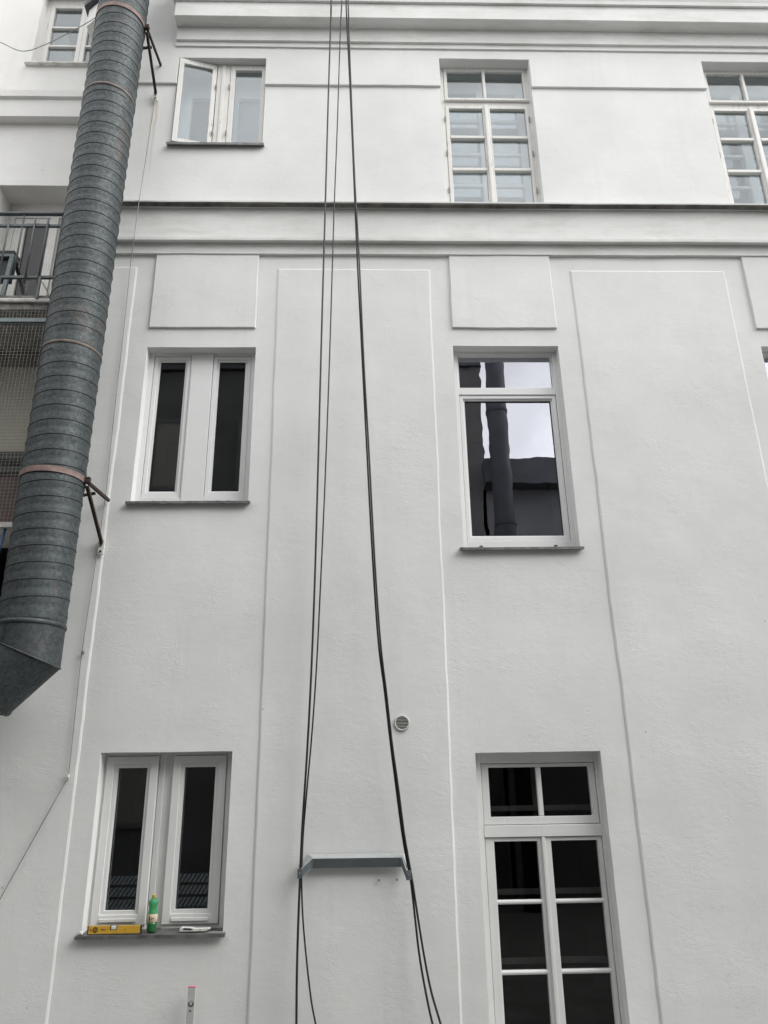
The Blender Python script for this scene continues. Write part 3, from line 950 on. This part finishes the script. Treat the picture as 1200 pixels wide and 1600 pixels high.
tag(MB().tube([(-2.93, -0.46, 0.6), (-2.885, -0.46, 1.1), (-2.83, -0.46, 1.7), (-2.80, -0.45, 2.04)], 0.011, 8)
    .build('blue_hose', M['blue'], smooth=True), 'thin blue hose running up along the left of the duct', 'hose')

# ------------------------------------------------------------------ the spiral duct
DX, DY, DR = -2.471, -0.48, 0.238
duct = thing('air_duct', (DX, DY, 1.0), 'big galvanised spiral air duct rising up the facade, bent at its foot', 'air duct')
PITCH = 0.131
Z0D, Z1D = 1.262, 9.6
HAND = 1
def duct_section(z0, z1, mat):
    mb = MB()
    N = 56
    prof = [(0.0, -0.002), (0.12, 0.0008), (0.35, 0.002), (0.65, 0.002), (0.88, 0.0008)]
    turns = int((z1 - z0) / PITCH) + 2
    rows = [(t * PITCH + s * PITCH, d) for t in range(-1, turns) for s, d in prof]
    for h, d in rows:
        for q in range(N + 1):
            a = 2 * pi * q / N
            z = z0 + h + HAND * PITCH * q / N
            z = min(max(z, z0), z1)
            r = DR + d
            mb.v.append((DX + r * cos(a), DY + r * sin(a), z))
    for i in range(len(rows) - 1):
        for q in range(N):
            a = i * (N + 1) + q
            mb.f.append((a, a + 1, a + N + 2, a + N + 1))
    return mb.build('duct_section', mat, duct, smooth=True, fixn=False)
def duct_seam(z0, z1):
    N = 48
    turns = (z1 - z0 - PITCH) / PITCH
    pts = []
    for q in range(int(N * turns)):
        a = 2 * pi * q / N
        pts.append((DX + (DR + 0.0015) * cos(a), DY + (DR + 0.0015) * sin(a), z0 + PITCH * 0.5 + HAND * PITCH * q / N))
    MB().tube(pts, 0.0048, 5).build('seam', M['seam'], duct, smooth=True, fixn=False)
def collar(z, h, r, mat, name='collar'):
    prof = [(r - 0.006, z), (r, z + 0.003), (r + 0.002, z + h * 0.5), (r, z + h - 0.003), (r - 0.006, z + h)]
    mb = MB().lathe(prof, (DX, DY, 0), 56)
    return mb.build(name, mat, duct, smooth=True)
JOINTS = [Z0D, 3.585, 6.46, Z1D]
for a, b in zip(JOINTS, JOINTS[1:]):
    duct_section(a, b, M['duct'])
    duct_seam(a, b)
collar(3.57, 0.032, DR + 0.006, M['rustband'])
collar(6.445, 0.032, DR + 0.006, M['rustband'])
collar(1.235, 0.035, DR + 0.007, M['duct'])

def elbow_seg(cuts, name):
    """gored elbow piece between two cut planes, each (centre, axis angle measured from straight down towards -x, tilt normal angle)"""
    N = 48
    mb = MB()
    for (c, nrm, axis) in cuts:
        n_ = Vector((-sin(nrm), 0, -cos(nrm)))
        ax = Vector((-sin(axis), 0, -cos(axis)))
        side = Vector((cos(axis), 0, -sin(axis)))
        for q in range(N):
            a = 2 * pi * q / N
            p = Vector(c) + DR * (cos(a) * side + sin(a) * Vector((0, 1, 0)))
            t = (Vector(c) - p).dot(n_) / ax.dot(n_)
            mb.v.append(tuple(p + ax * t))
    for q in range(N):
        b = (q + 1) % N
        mb.f.append((q, b, N + b, N + q))
    return mb.build('elbow_segment', M['ductplain'], duct, smooth=True, fixn=False)
c0 = (DX, DY, 1.24)
c1 = (DX, DY, 1.045)
L = 0.275
c2 = (DX - L * sin(R(45)), DY, 1.045 - L * cos(R(45)))
c3 = (c2[0] - 1.4, DY, c2[2])
elbow_seg([(c0, 0, 0), (c1, R(22.5), 0)], 'a')
elbow_seg([(c1, R(22.5), R(45)), (c2, R(67.5), R(45))], 'b')
elbow_seg([(c2, R(67.5), R(90)), (c3, R(90), R(90))], 'c')
def mitre_ring(c, nrm, axis):
    N = 48
    pts = []
    n_ = Vector((-sin(nrm), 0, -cos(nrm))); ax = Vector((-sin(axis), 0, -cos(axis))); side = Vector((cos(axis), 0, -sin(axis)))
    for q in range(N + 1):
        a = 2 * pi * q / N
        p = Vector(c) + (DR + 0.002) * (cos(a) * side + sin(a) * Vector((0, 1, 0)))
        pts.append(p + ax * ((Vector(c) - p).dot(n_) / ax.dot(n_)))
    MB().tube(pts, 0.006, 6).build('elbow_seam', M['duct'], duct, smooth=True)
mitre_ring(c1, R(22.5), 0)
mitre_ring(c2, R(67.5), R(45))
MB().box(DX - 0.10, DX - 0.092, DY - DR * 0.935, DY - DR * 0.90, 1.10, 1.235).build('lap_seam', M['seam'], duct)

def duct_bracket(h, label, drop, xa):
    t = thing('duct_bracket', (xa, -0.02, h), label, 'bracket', 'rusty brackets that hold the duct')
    # band round the duct
    prof = [(DR + 0.004, h - 0.024), (DR + 0.010, h - 0.024), (DR + 0.010, h + 0.024), (DR + 0.004, h + 0.024)]
    mb = MB()
    N = 56
    for r, z in prof:
        for q in range(N): mb.v.append((DX + r * cos(2 * pi * q / N), DY + r * sin(2 * pi * q / N), z))
    for i in range(4):
        for q in range(N):
            a, b = i * N + q, i * N + (q + 1) % N
            c, d = ((i + 1) % 4) * N + (q + 1) % N, ((i + 1) % 4) * N + q
            mb.f.append((a, b, c, d))
    mb.build('clamp_band', M['clamp'], t)
    for s in (1,):
        ex = DX + s * (DR + 0.03)
        MB().box(ex - 0.028, ex + 0.022, DY - 0.010, DY + 0.028, h - 0.024, h + 0.024).build('ear', M['rust'], t, bevel=0.002)
        wx = xa if s > 0 else 2 * DX - xa
        MB().bar((ex, DY + 0.02, h - 0.012), (wx + 0.015 * s, -0.03, h + 0.0), 0.021, 0.028).build('arm', M['rust'], t, bevel=0.002)
        MB().bar((ex - 0.004 * s, DY + 0.028, h - 0.045), (wx, -0.035, h - drop), 0.025, 0.025).build('brace', M['rust'], t, bevel=0.002)
        MB().bar((ex, DY + 0.21, h - 0.03), (ex - 0.16 * s, DY + 0.21, h - 0.06), 0.02, 0.02).build('strut', M['rust'], t)
        pl = MB().box(wx - 0.026, wx + 0.026, -0.04, -0.022, h - drop - 0.10, h - drop + 0.03).build('wall_plate', M['plastic'] if s > 0 else M['rust'], t, bevel=0.003)
        for q in (-0.02, -0.075):
            MB().lathe([(0.009, -0.012), (0.009, 0.001)], (wx, -0.0405, h - drop + q), 6, 'y').build('bolt', M['rust'], pl)
duct_bracket(2.44, 'rusty bracket with a faded red band round the duct, lower one', 0.385, -2.185)
duct_bracket(7.53, 'rusty bracket with a faded red band round the duct, near the roof', 0.42, -2.185)

# ------------------------------------------------------------------ cables, wires
def smooth_path(pts, n=6):
    out = []
    P = [Vector(p) for p in pts]
    for i in range(len(P) - 1):
        p0, p1, p2, p3 = P[max(i - 1, 0)], P[i], P[i + 1], P[min(i + 2, len(P) - 1)]
        for q in range(n):
            t = q / n
            out.append(0.5 * ((2 * p1) + (-p0 + p2) * t + (2 * p0 - 5 * p1 + 4 * p2 - p3) * t * t + (-p0 + 3 * p1 - 3 * p2 + p3) * t ** 3))
    out.append(P[-1])
    return out
def cable(pts, r, label):
    o = MB().tube(smooth_path([(x, y, z) for x, y, z in pts]), r, 10).build('hanging_cable', M['cable'], smooth=True)
    tag(o, label, 'cable', 'black cables hanging from the roof')
cable([(-0.285, -0.445, 9.3), (-0.305, -0.44, 8.164 * .982), (-0.312, -0.36, 7.787), (-0.33, -0.292, 6.806), (-0.347, -0.252, 5.355), (-0.363, -0.218, 4.135), (-0.376, -0.183, 2.918),
       (-0.388, -0.155, 1.885), (-0.401, -0.135, 1.201), (-0.415, -0.122, 0.708), (-0.432, -0.11, 0.285), (-0.452, -0.1, -0.118), (-0.461, -0.096, -0.397),
       (-0.463, -0.096, -0.502), (-0.468, -0.105, -0.787), (-0.469, -0.117, -1.1), (-0.464, -0.129, -1.398), (-0.46, -0.14, -1.745)], 0.0085,
      'leftmost black cable, hanging straight below the left end of the zinc bracket')
cable([(-0.165, -0.445, 9.3), (-0.193, -0.44, 8.166 * .982), (-0.209, -0.35, 7.696), (-0.236, -0.281, 6.386), (-0.261, -0.252, 5.355), (-0.29, -0.206, 3.735), (-0.317, -0.173, 2.561),
       (-0.347, -0.146, 1.563), (-0.369, -0.128, 0.951), (-0.396, -0.115, 0.47), (-0.424, -0.105, 0.104), (-0.446, -0.096, -0.205), (-0.452, -0.092, -0.398),
       (-0.452, -0.094, -0.523), (-0.438, -0.103, -0.748), (-0.41, -0.113, -0.985), (-0.369, -0.123, -1.253), (-0.331, -0.13, -1.419), (-0.26, -0.14, -1.745)], 0.0062,
      'thinner black cable second from the left, kinked rightwards below the zinc bracket')
cable([(-0.16, -0.445, 9.3), (-0.147, -0.44, 8.167 * .982), (-0.134, -0.36, 7.606), (-0.106, -0.295, 6.895), (-0.068, -0.263, 5.742), (-0.039, -0.237, 4.838), (0.004, -0.206, 3.735), (0.039, -0.182, 2.856),
       (0.08, -0.154, 1.881), (0.119, -0.135, 1.196), (0.164, -0.124, 0.798), (0.203, -0.113, 0.416), (0.24, -0.104, 0.094), (0.277, -0.096, -0.216), (0.309, -0.09, -0.41),
       (0.330, -0.094, -0.516), (0.351, -0.102, -0.721), (0.378, -0.113, -1.0), (0.415, -0.122, -1.23), (0.459, -0.131, -1.435), (0.54, -0.15, -1.745)], 0.0078,
      'left one of the two black cables twinned at the right end of the zinc bracket')
cable([(-0.135, -0.452, 9.3), (-0.124, -0.447, 8.167 * .982), (-0.116, -0.365, 7.606), (-0.096, -0.3, 6.895), (-0.060, -0.27, 5.742), (-0.021, -0.245, 4.838), (0.017, -0.215, 3.735), (0.056, -0.19, 2.856),
       (0.096, -0.162, 1.881), (0.135, -0.143, 1.196), (0.176, -0.132, 0.798), (0.214, -0.121, 0.416), (0.255, -0.112, 0.094), (0.291, -0.104, -0.216), (0.322, -0.098, -0.41),
       (0.341, -0.1, -0.524), (0.369, -0.106, -0.722), (0.41, -0.115, -1.001), (0.454, -0.124, -1.231), (0.515, -0.133, -1.436), (0.60, -0.15, -1.745)], 0.0078,
      'right one of the two black cables twinned at the right end of the zinc bracket')
wp = [(-2.186, -0.033, 7.11), (-2.184, -0.04, 7.072), (-2.187, -0.085, 6.315), (-2.186, -0.138, 5.58), (-2.205, -0.10, 5.1), (-2.222, -0.06, 4.9), (-2.221, -0.033, 4.259), (-2.213, -0.031, 3.249), (-2.203, -0.03, 2.45), (-2.22, -0.03, 1.8), (-2.238, -0.03, 1.138),
      (-2.232, -0.03, 0.7), (-2.226, -0.03, 0.215), (-2.25, -0.03, 0.15), (-2.42, -0.03, -0.22), (-2.602, -0.03, -0.617), (-2.75, -0.03, -0.93), (-3.0, -0.03, -1.6)]
tag(MB().tube(smooth_path(wp), 0.0038, 6).build('wall_wire', M['wire'], smooth=True), 'thin grey wire running down the wall beside the duct, then slanting left', 'wire')
for q in (1.138, 0.21):
    tag(MB().box(-2.24, -2.218, -0.045, -0.022, q - 0.012, q + 0.012).build('wire_clip', M['wire'] if q > 1 else M['plastic'], bevel=0.003),
        'small dark clip on the wall wire below the duct elbow' if q > 1 else 'small pale clip where the wall wire turns left', 'clip')
tag(MB().tube(smooth_path([(-4.3, -0.1, 7.95), (-4.0, -0.2, 7.66), (-3.777, -0.3, 7.508), (-3.53, -0.3, 7.384), (-3.308, -0.3, 7.479), (-2.976, -0.3, 7.748), (-2.75, -0.3, 7.97)]), 0.0045, 6)
    .build('slack_wire', M['wire'], smooth=True), 'slack grey wire sagging across the window left of the duct', 'wire')

# ------------------------------------------------------------------ zinc bracket that holds the cables
zb = thing('zinc_bracket', (-0.06, -0.02, -0.42), 'zinc sheet-metal bracket on the wall with bent ends, cables clipped to it', 'bracket')
def plate(q, t, name, mat):
    n = Vector(t)
    return MB().add([Vector(p) for p in q] + [Vector(p) + n for p in q], [(0, 3, 2, 1), (4, 5, 6, 7), (0, 1, 5, 4), (1, 2, 6, 5), (2, 3, 7, 6), (3, 0, 4, 7)]).build(name, mat, zb)
plate([(-0.412, -0.026, -0.362), (0.292, -0.026, -0.364), (0.270, -0.088, -0.3865), (-0.376, -0.088, -0.3845)], (0, 0.002, 0.004), 'top_flange', M['zinclit'])
plate([(-0.376, -0.0885, -0.387), (0.270, -0.0885, -0.389), (0.270, -0.060, -0.452), (-0.376, -0.060, -0.450)], (0, 0.004, 0), 'web', M['zinc'])
def flap(p, name, mat):
    d = Vector((0, -0.004, 0))
    n = len(p)
    return MB().add([Vector(q) for q in p] + [Vector(q) + d for q in p], [tuple(range(n)), tuple(reversed(range(n, 2 * n)))] + [((i + 1) % n, i, n + i, n + (i + 1) % n) for i in range(n)]).build(name, mat, zb)
flap([(-0.377, -0.0885, -0.386), (-0.377, -0.060, -0.450), (-0.452, -0.105, -0.505), (-0.452, -0.105, -0.452)], 'bent_end', M['zinc'])
flap([(0.271, -0.0885, -0.388), (0.271, -0.060, -0.451), (0.300, -0.105, -0.528), (0.300, -0.105, -0.470)], 'bent_end', M['zinc'])
flap([(-0.414, -0.026, -0.361), (-0.377, -0.0895, -0.384), (-0.450, -0.107, -0.449), (-0.482, -0.05, -0.435)], 'end_flange', M['zinclit'])
flap([(0.294, -0.026, -0.363), (0.271, -0.0895, -0.386), (0.299, -0.107, -0.467), (0.325, -0.05, -0.445)], 'end_flange', M['zinclit'])
for x0, z0 in ((-0.482, -0.512), (0.299, -0.536)):
    tbm = MB().box(x0, x0 + 0.038, -0.112, -0.107, z0, z0 + 0.064).build('cable_tab', M['zincdark'], zb, bevel=0.001)
    MB().lathe([(0.0065, -0.008), (0.0065, 0.001)], (x0 + 0.018, -0.1125, z0 + 0.034), 8, 'y').build('screw', M['steel'], tbm)
for xq in (-0.34, 0.24):
    MB().lathe([(0.007, -0.004), (0.008, 0.001)], (xq, -0.077, -0.415), 8, 'y').build('rivet', M['zincdark'], zb)
for xq, zq, lb in ((0.103, -0.541, 'left'), (0.236, -0.539, 'right')):
    tag(MB().lathe([(0.0085, -0.004), (0.009, 0.003)], (xq, -0.026, zq), 10, 'y').build('wall_plug', M['wire']),
        f'small grey wall plug under the zinc bracket, {lb} one of two', 'wall plug', 'wall plugs under the zinc bracket')

# round ventilation grille
vt = thing('vent_grille', (0.298, -0.025, 0.568), 'small round white ventilation grille with slats in the wall', 'vent')
VX, VZ = 0.298, 0.566
mb = MB()
N = 40
for r, y in ((0.060, -0.012), (0.060, -0.021), (0.057, -0.0235), (0.050, -0.0235), (0.047, -0.021), (0.047, -0.012)):
    for q in range(N): mb.v.append((VX + r * cos(2 * pi * q / N), y, VZ + r * sin(2 * pi * q / N)))
for i in range(5):
    for q in range(N):
        a, b = i * N + q, i * N + (q + 1) % N
        mb.f.append((a, b, b + N, a + N))
mb  .build('rim', M['ventgrey'], vt, smooth=True)
MB().lathe([(0.0475, -0.0155), (0.0475, -0.0145)], (VX, 0, VZ), 32, 'y').build('backing', M['ink'], vt)
for q in range(8):
    z = -0.0385 + q * 0.011
    w = math.sqrt(max(0, 0.0465 ** 2 - z * z))
    MB().bar((VX - w, -0.0195, VZ + z), (VX + w, -0.0195, VZ + z), 0.0042, 0.0024, (0, 0.6, 1)).build('slat', M['ventgrey'], vt)

# ------------------------------------------------------------------ things on the sill of the lower window
SZ = -0.850
lv = thing('spirit_level', (-1.78, 0.0, SZ), 'yellow spirit level lying on the window sill', 'spirit level')
mb = MB()
xa, xb, xm = -1.955, -1.592, -1.778
mb.box(xa, xm - 0.024, -0.022, 0.002, SZ, SZ + 0.048).box(xm + 0.024, xb, -0.022, 0.002, SZ, SZ + 0.048).box(xm - 0.024, xm + 0.024, -0.021, 0.001, SZ, SZ + 0.026)
mb.build('body', M['yellow'], lv)
MB().box(xa - 0.008, xa, -0.0235, 0.0035, SZ - 0.001, SZ + 0.0495).build('end_cap', M['ink'], lv, bevel=0.002)
MB().box(xb, xb + 0.008, -0.0235, 0.0035, SZ - 0.001, SZ + 0.0495).build('end_cap', M['ink'], lv, bevel=0.002)
vl = MB().box(xm - 0.019, xm + 0.019, -0.0235, 0.0, SZ + 0.026, SZ + 0.047).build('vial', M['plastic'], lv, bevel=0.003)
for s in (-1, 1):
    MB().box(xm + s * 0.0215 - 0.0024, xm + s * 0.0215 + 0.0024, -0.024, 0.002, SZ + 0.026, SZ + 0.0485).build('vial_mark', M['ink'], vl)
def ringmark(mb, cx, cy, cz, r0, r1, n=20):
    b = len(mb.v)
    for r in (r0, r1):
        for q in range(n): mb.v.append((cx + r * cos(2 * pi * q / n), cy, cz + r * sin(2 * pi * q / n)))
    for q in range(n): mb.f.append((b + q, b + (q + 1) % n, b + n + (q + 1) % n, b + n + q))
    return mb
mb = ringmark(MB(), xa + 0.048, -0.0228, SZ + 0.025, 0.010, 0.0175)
mb.box(xa + 0.045, xa + 0.051, -0.0232, -0.0224, SZ + 0.018, SZ + 0.032)
mb.build('emblem', M['ink'], lv)
mb = MB()
for dx, w in ((0.009, 0.008), (0.020, 0.006), (0.088, 0.012), (0.102, 0.008), (0.113, 0.006), (0.255, 0.007)):
    mb.box(xa + dx, xa + dx + w, -0.0229, -0.0222, SZ + 0.022, SZ + 0.028)
mb.build('print', M['ink'], lv)

bt = thing('bottle', (-1.522, 0.025, SZ), 'green plastic drink bottle with a yellow cap on the window sill', 'bottle')
BC = (-1.522, 0.02, SZ)
MB().lathe([(0.026, 0.062), (0.034, 0.066), (0.034, 0.10), (0.0345, 0.118), (0.0325, 0.130), (0.029, 0.143), (0.0285, 0.152), (0.031, 0.165), (0.0345, 0.178), (0.0345, 0.190),
            (0.030, 0.203), (0.020, 0.213), (0.0125, 0.219), (0.0125, 0.226)], BC, 28).build('body', M['bottle'], bt, smooth=True)
MB().lathe([(0.022, 0.0), (0.031, 0.003), (0.0345, 0.012), (0.033, 0.03), (0.0345, 0.045), (0.034, 0.0655)], BC, 28).build('filled_foot', M['drink'], bt, smooth=True)
lb = MB().lathe([(0.0345, 0.064), (0.0355, 0.065), (0.0355, 0.115), (0.0345, 0.116)], BC, 28).build('label', M['label'], bt, smooth=True)
mb = MB()
for a0, z0, z1, w in ((-2.02, 0.074, 0.106, 0.20), (-1.55, 0.080, 0.098, 0.10), (-1.35, 0.086, 0.093, 0.24)):
    vs = []
    for a in (a0, a0 + w):
        for z in (z0, z1): vs.append((BC[0] + 0.0361 * cos(a), BC[1] + 0.0361 * sin(a), BC[2] + z))
    mb.add(vs, [(0, 2, 3, 1)])
mb.build('label_print', M['ink'], lb)
MB().lathe([(0.0145, 0.221), (0.015, 0.223), (0.015, 0.236), (0.013, 0.2385)], BC, 20).build('cap', M['gold'], bt)

wt = thing('hand_tool', (-1.21, 0.02, SZ), 'white plastic hand tool with a dark slot and pointed end on the sill', 'hand tool')
mb = MB().prism([(-1.318, SZ), (-1.135, SZ), (-1.100, SZ + 0.016), (-1.108, SZ + 0.022), (-1.20, SZ + 0.020), (-1.245, SZ + 0.027), (-1.305, SZ + 0.030), (-1.316, SZ + 0.022)], -0.012, 0.03)
mb.build('body', M['plastic'], wt, bevel=0.004)
MB().prism([(-1.292, SZ + 0.014), (-1.235, SZ + 0.011), (-1.222, SZ + 0.015), (-1.24, SZ + 0.0215), (-1.285, SZ + 0.0245)], -0.0145, -0.010).build('slot', M['ink'], wt)
MB().lathe([(0.004, -0.003), (0.004, 0.001)], (-1.17, -0.0125, SZ + 0.012), 10, 'y').build('button', M['wire'], wt)
tag(MB().box(-2.02, -1.99, -0.035, 0.0, SZ - 0.006, SZ + 0.02).build('mortar_crumb', M['plastic'], bevel=0.01), 'lump of white mortar at the left end of the window sill', 'mortar')

# ------------------------------------------------------------------ level leaning at the wall
sv = thing('standing_level', (-1.19, -0.06, -EYE), 'grey aluminium level standing on end against the wall, pink cap', 'spirit level')
LX, LY = -1.188, -0.085
MB().box(LX - 0.0255, LX + 0.0255, LY, LY + 0.022, -EYE + 0.008, -1.182).build('body', M['alu'], sv, bevel=0.0025)
MB().box(LX - 0.0262, LX + 0.0262, LY - 0.001, LY + 0.023, -1.182, -1.172).build('end_cap', M['pink'], sv, bevel=0.003)
MB().box(LX - 0.0262, LX + 0.0262, LY - 0.001, LY + 0.023, -EYE + 0.0005, -EYE + 0.008).build('end_cap', M['pink'], sv, bevel=0.002)
mb = ringmark(MB(), LX, LY - 0.0006, -1.277, 0.010, 0.0185)
mb.build('emblem', M['ink'], sv)
MB().lathe([(0.0065, -0.0008), (0.0065, 0.0005)], (LX - 0.002, LY, -1.318), 10, 'y').build('dot', M['ink'], sv)
MB().box(LX - 0.010, LX + 0.010, LY - 0.0012, LY + 0.002, -1.278, -1.262).build('vial', M['alu'], sv)

# ------------------------------------------------------------------ far side of the courtyard, seen in the panes
ob = thing('opposite_building', (-4, -8.6, -EYE), 'dark tall building across the courtyard, seen only as a reflection', 'building')
MB().box(-5.4, 2.68, -14, -8.6, -EYE, 9.1).build('wall', M['dim'], ob)
MB().box(-5.5, 2.7, -14, -8.5, 9.102, 9.25).build('roof', M['roof'], ob)
for wx in (-4.6, -2.6, -0.6, 1.2):
    for wz in (-0.4, 2.9, 6.2):
        w_ = MB().ring(wx, wx + 1.0, wz, wz + 1.7, wx + 0.1, wx + 0.9, wz + 0.1, wz + 1.6, -8.60, -8.56).build('window', M['dim2'], ob)
        MB().box(wx + 0.1, wx + 0.9, -8.59, -8.58, wz + 0.1, wz + 1.6).build('pane', M['room'], w_)
mb = MB()
for row, (zb_, zt_) in enumerate(((-1.52, -1.40), (-1.36, -1.24), (-1.20, -1.08))):
    n = 150
    b0 = len(mb.v)
    for i in range(n + 1):
        x = -4.6 + 2.6 * i / n
        yy = -7.0 - 0.12 * row + 0.014 * sin(i * 2 * pi / 4)
        mb.v += [(x, yy, zb_), (x + 0.06, yy - 0.09, zt_), (x, yy - 0.006, zb_), (x + 0.06, yy - 0.096, zt_)]
    for i in range(n):
        q = b0 + i * 4
        mb.f += [(q, q + 4, q + 5, q + 1), (q + 2, q + 3, q + 7, q + 6)]
tag(mb.build('corrugated_sheet', M['zincdark'], fixn=False), 'stack of corrugated zinc sheets in the courtyard, mirrored in the lower panes', 'sheet stack')
sd = thing('left_sky_blocker', (-7.5, -5, -EYE), 'unseen dark block added on the left to keep sky light off the lower facade', 'building')  # added out of view to cut the sky light reaching the lower wall
MB().box(-12, -6.6, -14, -0.6, -EYE, 4.5).build('wall', M['dim'], sd)
lo = thing('low_building', (6.5, -8.6, -EYE), 'grey low building across the courtyard, reflected in the large pane', 'building')
MB().box(2.6, 18, -14, -8.6, -EYE, 6.2).build('wall', M['dim2'], lo)
MB().box(2.6, 18.2, -14, -8.2, 6.202, 6.78).build('roof', M['roof'], lo)
MB().box(2.8, 6.0, -8.59, -8.2, 4.42, 4.87).build('planter', M['roof'], lo)
mb = MB()
for q in range(60):
    x, y = 2.9 + 3.0 * random.random(), -8.25 - 0.3 * random.random()
    hh = 0.12 + 0.2 * random.random()
    mb.add([(x - 0.012, y, 4.86), (x + 0.012, y, 4.86), (x, y + 0.012, 4.86), (x + random.uniform(-.15, .15), y + random.uniform(-.1, .1), 4.87 + hh)], [(0, 1, 3), (1, 2, 3), (2, 0, 3)])
tag(mb.build('planter_grass', M['roof'], lo), None, None, None, 'stuff')
od = thing('far_duct', (2.86, -7.8, -EYE), 'dark duct standing across the courtyard, reflected in the large pane', 'air duct')
MB().lathe([(0.205, -EYE), (0.205, 10.6)], (2.86, -7.8, 0), 24).build('pipe', M['darkpipe'], od, smooth=True)
for q in (2.2, 5.1, 7.6):
    MB().lathe([(0.211, q), (0.216, q + 0.01), (0.216, q + 0.06), (0.211, q + 0.07)], (2.86, -7.8, 0), 24).build('collar', M['darkpipe'], od)
